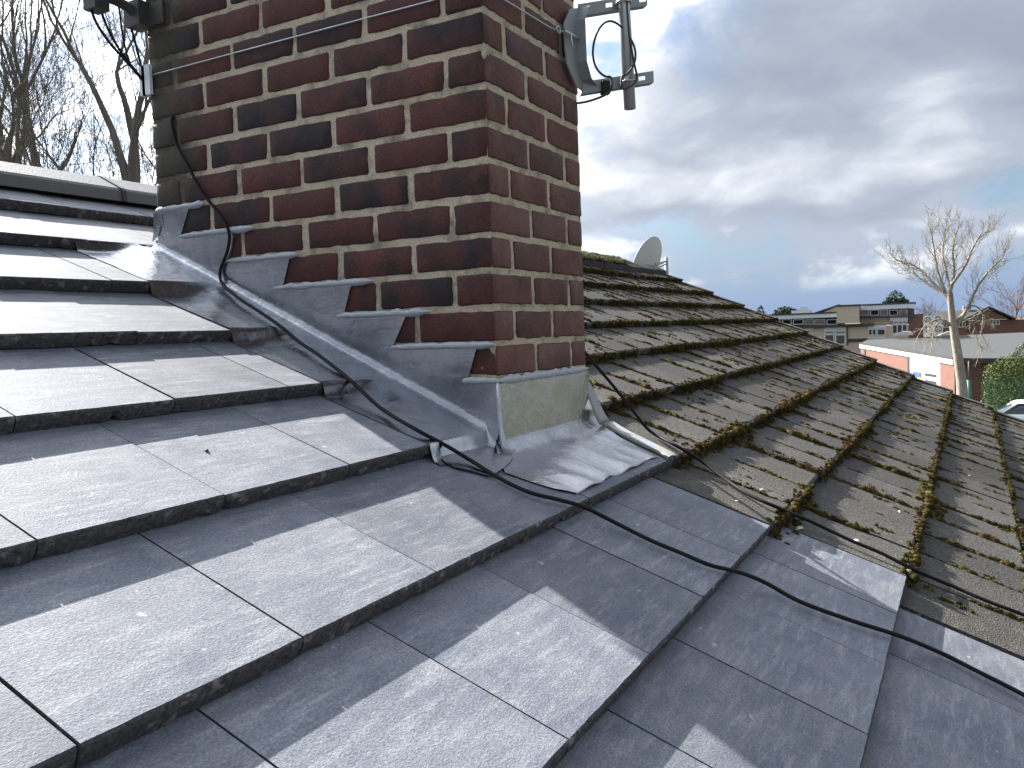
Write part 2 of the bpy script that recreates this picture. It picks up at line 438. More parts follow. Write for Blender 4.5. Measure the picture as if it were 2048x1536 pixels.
plain('render_tan', (.52, .44, .345), .85, .08, 2.); plain('panel_brown', (.18, .15, .125), .6, .15, 3.); plain('felt_roof', (.048, .050, .053), .9, .18, 1.5, bmp=.3, bscale=30.)
plain('dish_grey', (.60, .61, .62), .5, .05); plain('fence_green', (.02, .12, .07), .5, .1); plain('car_white', (.80, .81, .82), .25, .02); plain('car_grey', (.45, .47, .50), .3, .02); plain('rubber', (.02, .02, .02), .8, .1)
plain('blue_sign', (.05, .11, .42), .5, .05); plain('yellow_sign', (.75, .60, .05), .5, .05); plain('roof_brown', (.042, .037, .034), .9, .2, 4.); plain('ridge_clay', (.125, .13, .142), .6, .12, 12., bmp=.3, bscale=150.)
plain('stone_white', (.62, .59, .52), .85, .15, 40., bmp=.5, bscale=90.); plain('underlay', (.02, .02, .02), .9, .1); plain('ac_white', (.68, .69, .68), .5, .06)
def mk_glass(name, c, rough=.08):
    m, nt, b = newmat(name); setp(nt, b, Base_Color=c, Roughness=rough); b.inputs['Specular IOR Level'].default_value = .9; return m
mk_glass('window_glass', (.035, .042, .05)); mk_glass('car_glass', (.03, .045, .055), .05)
def mk_ground(name, c1, c2, sc):
    m, nt, b = newmat(name); p = pos(nt); f = noise(nt, p, sc, 6, .65)
    setp(nt, b, Base_Color=mix(nt, ramp(nt, f, (.35, 0.), (.65, 1.)), c1, c2), Roughness=.95); bump(nt, b, f, .3, .02); return m
mk_ground('grass', (.045, .050, .026), (.075, .075, .045), .5); mk_ground('asphalt', (.045, .045, .047), (.065, .065, .066), 5.)
def mk_leaf(name, c1, c2, c3):
    m, nt, b = newmat(name); p = pos(nt); f = noise(nt, p, 2.2, 4, .6); g = noise(nt, p, 30., 2)
    c = mix(nt, ramp(nt, f, (.35, 0.), (.65, 1.)), c1, c2); c = mix(nt, ramp(nt, g, (.55, 0.), (.8, .7)), c, c3)
    setp(nt, b, Base_Color=c, Roughness=.6); b.inputs['Specular IOR Level'].default_value = .3; return m
mk_leaf('leaf_hedge', (.055, .085, .02), (.12, .15, .035), (.20, .22, .06)); mk_leaf('leaf_conifer', (.02, .04, .02), (.035, .06, .03), (.05, .08, .04))
MT = MATS

# ------------------------------------------------------------------ setting: ground
GZ = -5.2
def sheet(name, x0, y0, x1, y1, z, m):
    o = ob(name, mesh(name, [(x0, y0, z), (x1, y0, z), (x1, y1, z), (x0, y1, z)], [(0, 1, 2, 3)], MT[m])); o['kind'] = 'structure'; return o
sheet('ground', -900, -900, 1500, 1500, GZ, 'grass')
sheet('car_park', 9, -14, 60, 16, GZ + .004, 'asphalt')

# ------------------------------------------------------------------ roofs
def tile_mesh(name, wid, length, th, drop, seed, top, edge, amp=.0016, chip=.0065, cols=20, round_=.003):
    """one flat interlocking tile: x 0..wid, s 0..length, front butt at s=0, top falls by `drop` over .316"""
    rg = random.Random(seed); V = []; F = []; fm = []
    prof = [(.002, -th), (.0, -th * .62), (-.0005, -th * .30), (.0008, -round_), (round_ * 1.3, -.0004), (.03, None), (length, None), (length, 'b')]
    wob = [rg.uniform(0, 9) for _ in range(6)]
    bites = [(rg.uniform(0, wid), rg.uniform(.005, .016), rg.uniform(.3, 1.)) for _ in range(rg.choice((1, 2, 3)))]
    tb = [(rg.uniform(0, wid), rg.uniform(.004, .012), rg.uniform(.2, .8)) for _ in range(2)]
    for i in range(cols + 1):
        x = wid * i / cols
        for j, (s, n) in enumerate(prof):
            sl = -drop / .316
            if n is None: nn = sl * s
            elif n == 'b': nn = sl * s - th * .5
            else: nn = n
            jx = 0
            if j <= 4:
                k = mnoise.noise(Vector((x * 60 + wob[0], j * 3.1, wob[1]))); k2 = mnoise.noise(Vector((x * 190 + wob[2], j * 5.7, wob[3])))
                s += amp * (k + .8 * k2) * (1 if j < 4 else .5)
                if j != 4: nn += amp * (k2 + .5 * k) * (1.2 if j < 3 else .7)
                if j <= 1:
                    for (bx, bw, bd) in bites:
                        a = max(0, 1 - abs(x - bx) / bw); nn += a * bd * chip * (1 if j == 0 else .4); s += a * bd * chip * .8
                if j in (2, 3):
                    for (bx, bw, bd) in tb:
                        a = max(0, 1 - abs(x - bx) / bw); nn -= a * bd * chip * .5; s += a * bd * chip * .5
            V.append((x + jx, s, nn))
    m = len(prof)
    for i in range(cols):
        for j in range(m - 1):
            a = i * m + j; F.append((a, a + m, a + m + 1, a + 1)); fm.append(1 if j < 4 else 0)
    F.append(tuple(range(m))); fm.append(1); F.append(tuple(cols * m + k for k in range(m))[::-1]); fm.append(1)
    F = [f[::-1] for f in F]
    me = mesh(name, V, F); me.materials.append(MT[top]); me.materials.append(MT[edge])
    me.polygons.foreach_set('material_index', fm)
    me.polygons.foreach_set('use_smooth', [False for f in fm])
    bm = bmesh.new(); bm.from_mesh(me); bmesh.ops.recalc_face_normals(bm, faces=bm.faces); bm.to_mesh(me); bm.free()
    return me

rg = random.Random(5)
PW = .2955; XE = .56           # tile cover width, party line
new_roof = thing('tiled_roof', 'newly laid smooth grey concrete tile roof around the chimney', 'roof', RP(-1.2, -2.2, -.1))
old_roof = thing('mossy_roof', 'old weathered neighbouring tile roof covered in rows of moss', 'roof', RP(3.4, -2.2, -.1))
# decks under the tiles and rear slopes
def deck(par, x0, x1):
    mb = MB(); yr = RP(0, SR)
    a, b, c, d = RP(x0, SK[0] + .05, -.07), RP(x1, SK[0] + .05, -.07), RP(x1, SR, -.07), RP(x0, SR, -.07)
    mb.hexa([p + Vector((0, 0, -.08)) for p in (a, b, c, d)] + [a, b, c, d]); mb.build('roof_deck', MT['underlay'], par)
    mb = MB(); e0, e1 = RP(x0, SR, -.02), RP(x1, SR, -.02); dr = Vector((0, 4.2, -4.2 * .465))
    mb.hexa([e0 + Vector((0, 0, -.09)), e1 + Vector((0, 0, -.09)), e1 + dr + Vector((0, 0, -.09)), e0 + dr + Vector((0, 0, -.09)), e0, e1, e1 + dr, e0 + dr])
    mb.build('rear_slope', MT['ridge_clay' if par is new_roof else 'roof_brown'], par)
    mb = MB(); w0 = RP(x0, SK[0] + .25, -.16); w1 = RP(x1, SK[0] + .25, -.16); y2 = e0.y + 3.6
    mb.hexa([(x0 + .05, w0.y, GZ), (x1 - .05, w0.y, GZ), (x1 - .05, y2, GZ), (x0 + .05, y2, GZ), (x0 + .05, w0.y, w0.z), (x1 - .05, w0.y, w0.z), (x1 - .05, y2, w0.z), (x0 + .05, y2, w0.z)])
    mb.build('house_wall', MT['brick_brown'], par)
deck(new_roof, -4.2, XE - .01); deck(old_roof, XE, 6.15)
mbg = MB(); mbg.prism([(6.14, RP(0, SK[0] + .25).y, RP(0, SK[0] + .25, -.2).z), (6.14, RP(0, SR).y, RP(0, SR, -.12).z), (6.14, RP(0, SR).y + 3.6, RP(0, SK[0] + .25, -.2).z)], (-.1, 0, 0)); mbg.build('gable_wall', MT['brick_brown'], old_roof)

NEWV = [tile_mesh('roof_tile_%d' % i, PW - .0035, .392, .0305, TT, 40 + i, 'new_tile', 'tile_edge') for i in range(7)]
def place_tile(par, me, x, s, rgn, jz=.0011, jr=.0028, name='roof_tile'):
    o = bpy.data.objects.new(name, me); p = RP(x, s, rgn.uniform(-jz, jz))
    link(o, par, p); o.rotation_euler = (TH + rgn.uniform(-jr, jr) * .6, rgn.uniform(-jr, jr), rgn.uniform(-jr, jr)); return o
CHX, CHY = .5218, 1.1371
n_new = 0
for k, s in enumerate(SK):
    ph = -.638 if (k % 2 == 0) else -.4945           # k even -> courses like s=-.275 (index 6)
    top_len = None
    x = ph - PW * 14
    while x < XE:
        x0, x1 = x, x + PW; x += PW
        if x1 < -4.2 or x0 > .35: continue
        if x1 < -2.2 and s < .3: pass
        # the chimney stands here
        y0 = RP(0, s).y; y1 = RP(0, s + .316).y
        if x0 > -.02 and x1 < CHX + .1 and y0 > -.02 and y1 < CHY + .03: continue
        if s > 1.6:
            me = tile_mesh('roof_tile_top', PW - .0035, .31, .0305, TT, 60 + n_new % 5, 'new_tile', 'tile_edge') if False else NEWV[rg.randrange(7)]
        else: me = NEWV[rg.randrange(7)]
        place_tile(new_roof, me, x0 + .0015, s, rg); n_new += 1

# ridge tiles of the new roof: angled concrete ridge with dry-ridge unions
RY = RP(0, SR).y; RZ = RP(0, SR).z
def ridge(par, x0, x1, mat, lift=.0, name='ridge_tile', w=.125, h=.055, sag=0.):
    q = -w * .465; h = q + .046 + (w - .010) * .47
    pr = [(-w, q), (-w + .002, q + .036), (-w + .010, q + .046), (-.012, h - .002), (0, h), (.012, h - .002), (w - .010, q + .046), (w - .002, q + .036), (w, q)]
    pr += [(w - .02, q), (0, h - .03), (-w + .02, q)]
    mb = MB(); n = len(pr)
    V0 = [(x0, RY + y, RZ + z + lift) for y, z in pr]; V1 = [(x1, RY + y, RZ + z + lift + sag) for y, z in pr]
    mb.add(V0 + V1, [(i, (i + 1) % n, n + (i + 1) % n, n + i) for i in range(n)] + [tuple(range(n))[::-1], tuple(range(n, 2 * n))])
    return mb.build(name, MT[mat], par)
xr = .252
while xr > -4.3:
    ridge(new_roof, xr - .445, xr, 'ridge_clay', lift=rg.uniform(-.001, .001)); u = ridge(new_roof, xr - .004, xr + .012, 'dark_trim', lift=.0035, name='ridge_union', w=.131); xr -= .453
ridge(new_roof, .267, .56, 'ridge_clay')

# old roof: narrower granule-faced tiles, uneven
OW = .2545
OLDV = [tile_mesh('old_tile_%d' % i, OW - .006, .385, .031, TT, 140 + i, 'old_tile', 'tile_edge', amp=.0022, chip=.007, cols=10, round_=.006) for i in range(9)]
OLD = []        # (x0, s) of every old tile, for the moss
ro = random.Random(11)
edge_x = {6: .562, 5: .405, 4: .556, 3: .41}
for k, s in enumerate(SK):
    if k < 1: continue
    x0 = edge_x.get(k, XE + .01 if RP(0, s).y > CHY + .1 or k > 6 else .556)
    first = True; x = x0 + (.0 if k in edge_x else (k % 2) * -.12)
    wobble = ro.uniform(-.004, .004)
    while x < 6.2 - .05:
        if x < x0 - .001:      # cut tile at the party line
            x += OW; continue
        dz = .004 * mnoise.noise(Vector((x * 1.3, k * 7.7, 0))) + ro.uniform(-.0018, .0018)
        ss = s + wobble * .5 + .006 * mnoise.noise(Vector((x * .9, k * 3.3, 5))) + ro.uniform(-.002, .002)
        o = bpy.data.objects.new('roof_tile', OLDV[ro.randrange(9)]); link(o, old_roof, RP(x, ss, dz))
        o.rotation_euler = (TH + ro.uniform(-.006, .006), ro.uniform(-.006, .006), ro.uniform(-.006, .006))
        OLD.append((x, ss, k, dz)); x += OW
# starter slivers where the bond leaves a gap at the party line
for k, s in enumerate(SK):
    if k >= 7 and k % 2:
        me = tile_mesh('old_tile_cut', .125, .385, .031, TT, 160 + k, 'old_tile', 'tile_edge', amp=.0022, chip=.007, cols=6, round_=.006)
        o = bpy.data.objects.new('roof_tile', me); link(o, old_roof, RP(XE + .01, s, 0)); o.rotation_euler = (TH, 0, 0)
# verge units along the far gable, stepping with the courses
for k in range(1, len(SK)):
    s0 = SK[k]; s1 = SK[k + 1] if k + 1 < len(SK) else SR
    mb = MB(); a = [RP(6.13, s0 - .01, .012), RP(6.24, s0 - .01, .012), RP(6.24, s1 + .03, -.018), RP(6.13, s1 + .03, -.018)]
    mb.hexa([p + NN * -.10 if i in (1, 2) else p + NN * -.04 for i, p in enumerate(a)] + a); mb.build('verge_tile', MT['roof_brown'], old_roof)
xr = .60; i = 0
while xr < 6.15:
    ridge(old_roof, xr, min(xr + .44, 6.2), 'old_tile', lift=-.012 + ro.uniform(-.006, .004), sag=ro.uniform(-.004, .004), w=.13, h=.05); xr += .449

# ------------------------------------------------------------------ chimney
HC = .08475; MJ = .0130          # course height, joint
chim = thing('chimney', 'dark red brick chimney stack with pale mortar joints', 'chimney', (CHX / 2, CHY / 2, -.3))
def brick_mesh(name, lx, ly, lz, seed):
    """weathered brick: box from 0 with rounded, nibbled arrises"""
    rgb = random.Random(seed); nx, ny, nz = max(2, int(round(lx / .03))), max(2, int(round(ly / .03))), 3
    bm = bmesh.new(); idx = {}
    def vert(i, j, k):
        key = (i, j, k)
        if key not in idx:
            # cluster the outer divisions close to the arris
            def c(t, n, l):
                if t == 0: return 0.
                if t == n: return l
                if t == 1: return .006
                if t == n - 1: return l - .006
                return .006 + (l - .012) * (t - 1) / (n - 2)
            idx[key] = bm.verts.new((c(i, nx, lx), c(j, ny, ly), c(k, nz, lz)))
        return idx[key]
    nx += 2; ny += 2; nz = 4
    for i in range(nx):
        for j in range(ny):
            for k in (0, nz): bm.faces.new([vert(i, j, k), vert(i + 1, j, k), vert(i + 1, j + 1, k), vert(i, j + 1, k)])
    for i in range(nx):
        for k in range(nz):
            for j in (0, ny): bm.faces.new([vert(i, j, k), vert(i + 1, j, k), vert(i + 1, j, k + 1), vert(i, j, k + 1)])
    for j in range(ny):
        for k in range(nz):
            for i in (0, nx): bm.faces.new([vert(i, j, k), vert(i, j + 1, k), vert(i, j + 1, k + 1), vert(i, j, k + 1)])
    o = rgb.uniform(0, 90)
    for (i, j, k), v in idx.items():
        p = v.co.copy(); e = (i in (0, nx)) + (j in (0, ny)) + (k in (0, nz))
        c = Vector((lx / 2, ly / 2, lz / 2)); ins = (0, 0, .0022, .0042)[e]
        for a, (t, n, l) in enumerate(((i, nx, lx), (j, ny, ly), (k, nz, lz))):
            if t == 0: v.co[a] += ins if e > 1 else 0
            if t == n: v.co[a] -= ins if e > 1 else 0
        nv = Vector((mnoise.noise(p * 55 + Vector((o, 0, 0))), mnoise.noise(p * 55 + Vector((0, o, 0))), mnoise.noise(p * 55 + Vector((0, 0, o)))))
        v.co += nv * (.0012 if e == 1 else .0034)
    bmesh.ops.recalc_face_normals(bm, faces=bm.faces)
    me = bpy.data.meshes.new(name); bm.to_mesh(me); bm.free(); me.materials.append(MT['brick']); me.polygons.foreach_set('use_smooth', [True] * len(me.polygons)); return me
CM = (CHY + .0125) / 5; FM = (CHX + .0125) / 2.5
BR = {}
def bvar(key, lx, ly):
    if key not in BR: BR[key] = [brick_mesh('brick_%s_%d' % (key, i), lx, ly, HC - MJ, hash(key) % 97 + i * 7) for i in range(5)]
    return rb.choice(BR[key])
BR_SEED = {'side': 3, 'half': 13, 'front': 23}
def bvar(key, lx, ly):
    if key not in BR: BR[key] = [brick_mesh('brick_%s_%d' % (key, i), lx, ly, HC - MJ, BR_SEED.get(key, 31) + i * 7) for i in range(5)]
    return rb.choice(BR[key])
rb = random.Random(21)
TOPC = 17
def put(me, x, y, z):
    fr = me.name.startswith('brick_front'); end = y < .001 or y > CHY - .25
    jx, jy = (.003, .0009) if fr else (.0009, .0009 if end else .0032)
    o = bpy.data.objects.new('brick', me); link(o, chim, (x + rb.uniform(-jx, jx), y + rb.uniform(-jy, jy), z + rb.uniform(-.0014, .0014)))
    o.rotation_euler = (rb.uniform(-.003, .003), rb.uniform(-.003, .003), rb.uniform(-.0015, .0015))
bd = FM / 2 - MJ          # brick depth as seen on the front
hd = CM / 2 - MJ
for c in range(-3, TOPC):
    z = c * HC + MJ / 2
    A = (c % 2 == 1)                 # True: stretcher at the left of the side face (course between J8 and J9: c=1)
    if A:
        # side faces: five stretchers, front: header end of the corner brick, then two stretchers
        for i in range(5): put(bvar('side', bd, CM - MJ), 0, i * CM, z)
        for i in range(2): put(bvar('front', FM - MJ, hd), FM / 2 + i * FM, 0, z); put(bvar('front', FM - MJ, hd), FM / 2 + i * FM, CHY - hd, z)
        for i in range(4): put(bvar('side', bd, CM - MJ), CHX - bd, CM / 2 + i * CM, z)
        put(bvar('half', bd, hd), CHX - bd, CHY - hd, z) if False else None
    else:
        # half, four stretchers, half on the side; two stretchers and a header on the front
        for i in range(4): put(bvar('side', bd, CM - MJ), 0, CM / 2 + i * CM, z)
        for i in range(2): put(bvar('front', FM - MJ, hd), i * FM, 0, z); put(bvar('front', FM - MJ, hd), i * FM, CHY - hd, z)
        for i in range(5): put(bvar('side', bd, CM - MJ), CHX - bd, i * CM, z)
for pz, px_, py_, L_ in ((.748, .0035, .0035, .020), (.752, .016, .0030, .014)):
    V_, F_ = [], []
    mbp = MB(); bm = bmesh.new(); bmesh.ops.create_icosphere(bm, subdivisions=2, radius=1.)
    for v in bm.verts: v.co *= .8 + .35 * mnoise.noise(v.co * 2.3 + Vector((pz * 90, 0, 0))); v.co = Vector((v.co.x * L_ * .5 + px_, v.co.y * L_ * .35 + py_, v.co.z * L_ + pz))
    me = bpy.data.meshes.new('mortar_patch'); bm.to_mesh(me); bm.free(); me.materials.append(MT['mortar']); ob('mortar_patch', me, chim)
# mortar core, a few millimetres behind the brick faces
mb = MB(); ins = .0035
nz_, ny_, nx_ = 60, 40, 20
def core_face(fn, nu, nv):
    b = len(mb.v)
    for j in range(nv + 1):
        for i in range(nu + 1): mb.v.append(tuple(fn(i / nu, j / nv)))
    for j in range(nv):
        for i in range(nu): a = b + j * (nu + 1) + i; mb.f.append((a, a + 1, a + nu + 2, a + nu + 1))
z0c, z1c = -3 * HC, TOPC * HC
def wob(x, y, z): return .0016 * mnoise.noise(Vector((x, y, z)) * 45) + .001 * mnoise.noise(Vector((x, y, z)) * 150)
core_face(lambda u, v: (ins + wob(0, u * CHY, v * 1.7), ins + u * (CHY - 2 * ins), z0c + v * (z1c - z0c)), 90, 150)
core_face(lambda u, v: (ins + u * (CHX - 2 * ins), ins + wob(u * CHX, 5, v * 1.7), z0c + v * (z1c - z0c)), 45, 150)
core_face(lambda u, v: (CHX - ins, ins + u * (CHY - 2 * ins), z0c + v * (z1c - z0c)), 4, 4)
core_face(lambda u, v: (ins + u * (CHX - 2 * ins), CHY - ins, z0c + v * (z1c - z0c)), 4, 4)
mb.build('mortar', MT['mortar'], chim, smooth=True)
mb = MB(); mb.hexa([(-.03, -.03, z1c), (CHX + .03, -.03, z1c), (CHX + .03, CHY + .03, z1c), (-.03, CHY + .03, z1c), (.03, .03, z1c + .09), (CHX - .03, .03, z1c + .09), (CHX - .03, CHY - .03, z1c + .09), (.03, CHY - .03, z1c + .09)])
mb.build('flaunching', MT['mortar'], chim)

# ------------------------------------------------------------------ lead flashing
lead = thing('lead_flashing', 'new shiny lead flashing stepped up the chimney with grey sealant', 'flashing', RP(0, 0, 0))
rl = random.Random(8)
def sheet_h(s):      # lead dressed over the butts: never below the tile, ramps down past each edge
    return max(sum(hs(s + k * .0028) for k in range(8)) / 8., hs(s)) + .0030
XL = -.237; FR = .024; XV = -.005
def lead_h(x, s):     # bridges the steps in a straight line close to the wall
    w = min(1., max(0., (x + .15) / .11)); w = w * w * (3 - 2 * w); w *= min(1, max(0, (s + .0) / .10))
    return sheet_h(s) * (1 - w) + .0045 * w
mb = MB(); rows = []; topline = []
s = 1.300
ss = []
while s > -.012: ss.append(s); s -= .009
for s in ss:
    y = s * math.cos(TH); row = []
    for x, l in ((XL, .0), (XL + .006, .0), (XL + .03, .0), (-.17, 0), (-.12, 0), (-.08, 0), (-.05, 0)):
        xx = x + .003 * mnoise.noise(Vector((0, s * 9, 3))) * (1 if x < -.2 else 0)
        row.append(RP(xx, s, lead_h(x, s) + l + .0012 * mnoise.noise(Vector((x * 30, s * 22, 1)))))
    if y < CHY + .012:
        zb = RP(0, s, lead_h(-.03, s)).z; yb = RP(0, s, lead_h(-.03, s)).y
        for k in range(7):
            a = math.pi / 2 * k / 6; row.append(Vector((XV - FR + FR * math.sin(a), yb, zb + FR * (1 - math.cos(a)))))
        topline.append(row[-1])
    else:
        for k in range(7): row.append(RP(-.03 + .03 * k / 6 * (1 if y > CHY + .012 else 1), s, sheet_h(s) + .012 * (k / 6.) ** 2))
    rows.append(row)
nr = len(rows[0])
mb.add([p for r in rows for p in r], [(i * nr + j, i * nr + j + 1, (i + 1) * nr + j + 1, (i + 1) * nr + j) for i in range(len(rows) - 1) for j in range(nr - 1)])
nv = len(mb.v); ne = len(rows)
me_low = mb.build('step_flashing', MT['lead'], lead, smooth=True)
mb = MB(); mb.add([r[0] for r in rows] + [r[0] - NN * .0028 + EX * .0006 for r in rows], [(i, i + 1, ne + i + 1, ne + i) for i in range(ne - 1)]); mb.build('cut_edge', MT['dark_metal'], lead)  # lead edge coloured dark to draw the shaded gap beneath the sheet
ZJ = lambda k: (10 - k) * HC - .004
steps = [(-.005, ZJ(10)), (.078, ZJ(10) + .002), (.048, ZJ(9)), (.296, ZJ(9)), (.246, ZJ(8)), (.448, ZJ(8)), (.415, ZJ(7)), (.653, ZJ(7)), (.619, ZJ(6)), (.848, ZJ(6)), (.811, ZJ(5)), (1.04, ZJ(5)), (.994, ZJ(4)), (CHY + .004, ZJ(4))]
poly = [Vector((XV, y, z)) for y, z in steps] + [Vector((XV, p.y, p.z)) for p in topline if -.006 < p.y < CHY + .004]
if poly[-1].y > -.004: poly.append(Vector((XV, -.005, topline[-1].z)))
mb = MB(); mb.prism(poly, (.0025, 0, 0)); mb.build('wall_flashing', MT['lead'], lead)
# lapped corner pieces
mb = MB(); zc = topline[0].z
lap = [(CHY + .006, ZJ(4) - .004), (CHY - .026, ZJ(4) - .008), (CHY - .030, ZJ(4) - .05), (CHY - .024, zc + .045), (CHY - .008, zc + .012), (CHY + .02, zc - .004), (CHY + .012, zc + .02)]
mb.prism([(XV - .004, y, z) for y, z in lap], (.0025, 0, 0)); mb.build('corner_lap', MT['lead'], lead)
def on_roof(pts, lift): return [Vector(roofhit(u, v, lift)) for u, v in pts]
lapo = on_roof([(880, 905), (884, 915), (905, 930), (945, 940), (985, 948), (1018, 925), (1030, 905), (1028, 886), (1005, 880), (960, 873)], .008)
lp = smooth_path([(q.x, q.y, 0) for q in lapo] + [(lapo[0].x, lapo[0].y, 0)], 5)[:-1]
mb = MB(); mb.prism([RP(q.x + .002 * mnoise.noise(Vector((q.x * 60, q.y * 60, 2))), min(q.y, .022), hs(min(q.y, .022)) + .0085) for q in lp], NN * -.0028); mb.build('front_lap', MT['lead'], lead)
mb = MB(); mb.tube([(-.004, -.004, ZJ(10) - .004), (-.005, -.006, -.06), (-.006, -.008, -.11), (-.010, -.016, -.150), (-.012, -.030, -.176)], [.004, .005, .006, .009, .010], 8); mb.build('corner_fold', MT['lead'], lead, smooth=True)
# front apron
def lerp_tab(t, tab):
    if t <= tab[0][0]: return tab[0][1]
    for (a, va), (b, vb) in zip(tab, tab[1:]):
        if t <= b: return va + (vb - va) * (t - a) / (b - a)
    return tab[-1][1]
La = sorted((q.y, q.x) for q in on_roof([(1010, 945), (1060, 962), (1110, 978), (1152, 986)], .004)); Ra = sorted((q.y, q.x) for q in on_roof([(1310, 908), (1240, 875), (1190, 840)], .004))
sb = La[0][0]; La.append((.0, -.006)); Ra.append((.02, CHX + .002))
NXA = 40; mb = MB(); rowsA = []
for i in range(9): rowsA.append([Vector((-.006 + (CHX + .008) * j / NXA, XV, ZJ(10) - .006 - (.095) * i / 8)) for j in range(NXA + 1)])
ssr = [.0 - .004 * k for k in range(8)] + [-.032 - .011 * k for k in range(40)]
ssr = [q for q in ssr if q > sb] + [sb]
for s in ssr:
    xl, xr_ = lerp_tab(s, La), lerp_tab(s, Ra); row = []
    for j in range(NXA + 1):
        x = xl + (xr_ - xl) * j / NXA
        # cove against the wall
        t = max(0., 1 - (-s) / .05); rise = .045 * t ** 2.2
        dep = min(1., -s / .22); rip = .0016 * math.sin(x * 58 + 3 * mnoise.noise(Vector((x * 5, s * 4, 0)))) * dep ** 2 + .0014 * mnoise.noise(Vector((x * 14, s * 10, 7)))
        se = s + (.008 * mnoise.noise(Vector((x * 11, 0, 4))) if s <= sb + .002 else 0)
        p = RP(x, se, hs(se) + .0042 + rip + .004 * (dep ** 6) * max(0, math.sin(x * 23 + 1))) + Vector((0, 0, rise)); p.y = min(p.y, XV) ; row.append(p)
    rowsA.append(row)
rowsA.append([p - NN * .0035 for p in rowsA[-1]])
na = NXA + 1
mb.add([p for r in rowsA for p in r], [(i * na + j, i * na + j + 1, (i + 1) * na + j + 1, (i + 1) * na + j) for i in range(len(rowsA) - 1) for j in range(NXA)])
mb.build('front_apron', MT['lead'], lead, smooth=True)
# strip closing the joint with the old roof
def mk_leadold():
    m, nt, b = newmat('lead_weathered'); p = pos(nt); a = noise(nt, p, 14., 5, .65); f = noise(nt, p, 60., 3, .6)
    c = mix(nt, ramp(nt, a, (.36, 0.), (.62, 1.)), (.36, .385, .43), (.32, .325, .27)); c = mix(nt, ramp(nt, f, (.6, 0.), (.75, .7)), c, (.55, .57, .56))
    setp(nt, b, Base_Color=c, Roughness=.6, Metallic=.15); bump(nt, b, a, .4, .01); return m
mk_leadold()
path = [Vector((CHX + .012, .02, .004)), Vector((CHX + .013, .004, -.05)), Vector((CHX + .016, -.012, -.092)), Vector((CHX + .022, -.035, RP(0, -.04).z + .004))]
st = on_roof([(1218, 846), (1250, 864), (1290, 884), (1325, 900), (1343, 911)], .012)
path += [RP(q.x, q.y, hs(q.y) + .012) for q in st]; path = smooth_path(path, 6); NP = len(path)
mb = MB(); VV = []
for i, p in enumerate(path):
    t = i / (NP - 1); w0 = -.014 - .020 * t ** .5 * (1 - t * .5); w1 = .014 + .042 * min(1, t * 2.2) * (1 - .5 * t); nz = .002 * mnoise.noise(Vector((t * 9, 1, 1)))
    for k in range(5):
        f = k / 4; VV.append(p + EX * (w0 + (w1 - w0) * f + .004 * mnoise.noise(Vector((t * 14, k * .4, 3)))) + NN * (nz - .006 * max(0, f - .6)))
    VV.append(p + EX * w0 - NN * .008)
mb.add(VV, [(i * 6 + j, i * 6 + j + 1, (i + 1) * 6 + j + 1, (i + 1) * 6 + j) for i in range(NP - 1) for j in range(4)] + [(i * 6 + 5, i * 6, (i + 1) * 6, (i + 1) * 6 + 5) for i in range(NP - 1)])
mb.build('side_strip', MT['lead_weathered'], lead, smooth=True)
# beads of sealant pressed into the joints
def bead(p0, p1, outv, seed, h=.0105):
    rs = random.Random(seed); p0, p1 = Vector(p0), Vector(p1); n = max(10, int((p1 - p0).length / .006)); V = []; q = rs.uniform(0, 50)
    up = Vector((0, 0, 1)); outv = Vector(outv)
    for i in range(n + 1):
        t = i / n; p = p0.lerp(p1, t); e = min(1, t * 9, (1 - t) * 9) ** .5
        hu = h * e * (.75 + .55 * mnoise.noise(Vector((q + t * n * .22, 1, 0)))); hl = h * e * (.95 + .35 * mnoise.noise(Vector((q + t * n * .13, 5, 0))))
        d = (.0062 + .002 * mnoise.noise(Vector((q + t * n * .3, 9, 0)))) * e
        for a, b in ((hu * 1.05, -.002), (hu * .8, d * .55), (hu * .2, d), (-hl * .5, d * .85), (-hl, -.002)): V.append(p + up * a + outv * b)
    mbb = MB(); mbb.add(V, [(i * 5 + j, i * 5 + j + 1, (i + 1) * 5 + j + 1, (i + 1) * 5 + j) for i in range(n) for j in range(4)] + [(0, 1, 2, 3, 4), tuple(n * 5 + k for k in range(5))])
    mbb.build('sealant_bead', MT['sealant'], lead, smooth=True)
for k, a, b in ((4, CHY + .004, .935), (5, 1.05, .746), (6, .862, .591), (7, .688, .346), (8, .474, .177), (9, .302, .0), (10, .096, -.006)):
    bead((XV + .001, a, ZJ(k) + .002), (XV + .001, b, ZJ(k) + .002), (-1, 0, 0), k)
bead((-.008, XV + .001, ZJ(10) + .001), (CHX + .004, XV + .001, ZJ(10) + .001), (0, -1, 0), 77, .013)

# ------------------------------------------------------------------ cables, wire, brackets
def cable_h(x, s):      # a stiff cable leaves each step and comes down gently
    if -.247 < x < .02 and -.01 < s < 1.3: return surf(min(x, -.0005), s)
    return max(hs(s + .01 * k) - .0026 * k for k in range(12))
def lay(pts, lift, r):
    out = []
    for u, v in pts:
        n = lift
        for _ in range(80):
            d = ray(u, v); q = CAM + d * ((n - NN.dot(CAM - O)) / NN.dot(d)) - O; n = .7 * n + .3 * (cable_h(q.x, q.dot(ES)) + lift)
        out.append(O + q)
    return out
C1 = [(447, 570), (480, 598), (520, 624), (560, 652), (600, 685), (640, 712), (700, 760), (760, 815), (830, 858), (890, 890), (940, 920), (1000, 957), (1060, 985), (1120, 1000), (1170, 1015), (1230, 1045), (1300, 1080), (1360, 1105), (1420, 1130), (1480, 1145), (1530, 1165), (1600, 1203), (1700, 1240), (1800, 1272), (1880, 1305), (1950, 1340), (2048, 1390), (2150, 1450)]
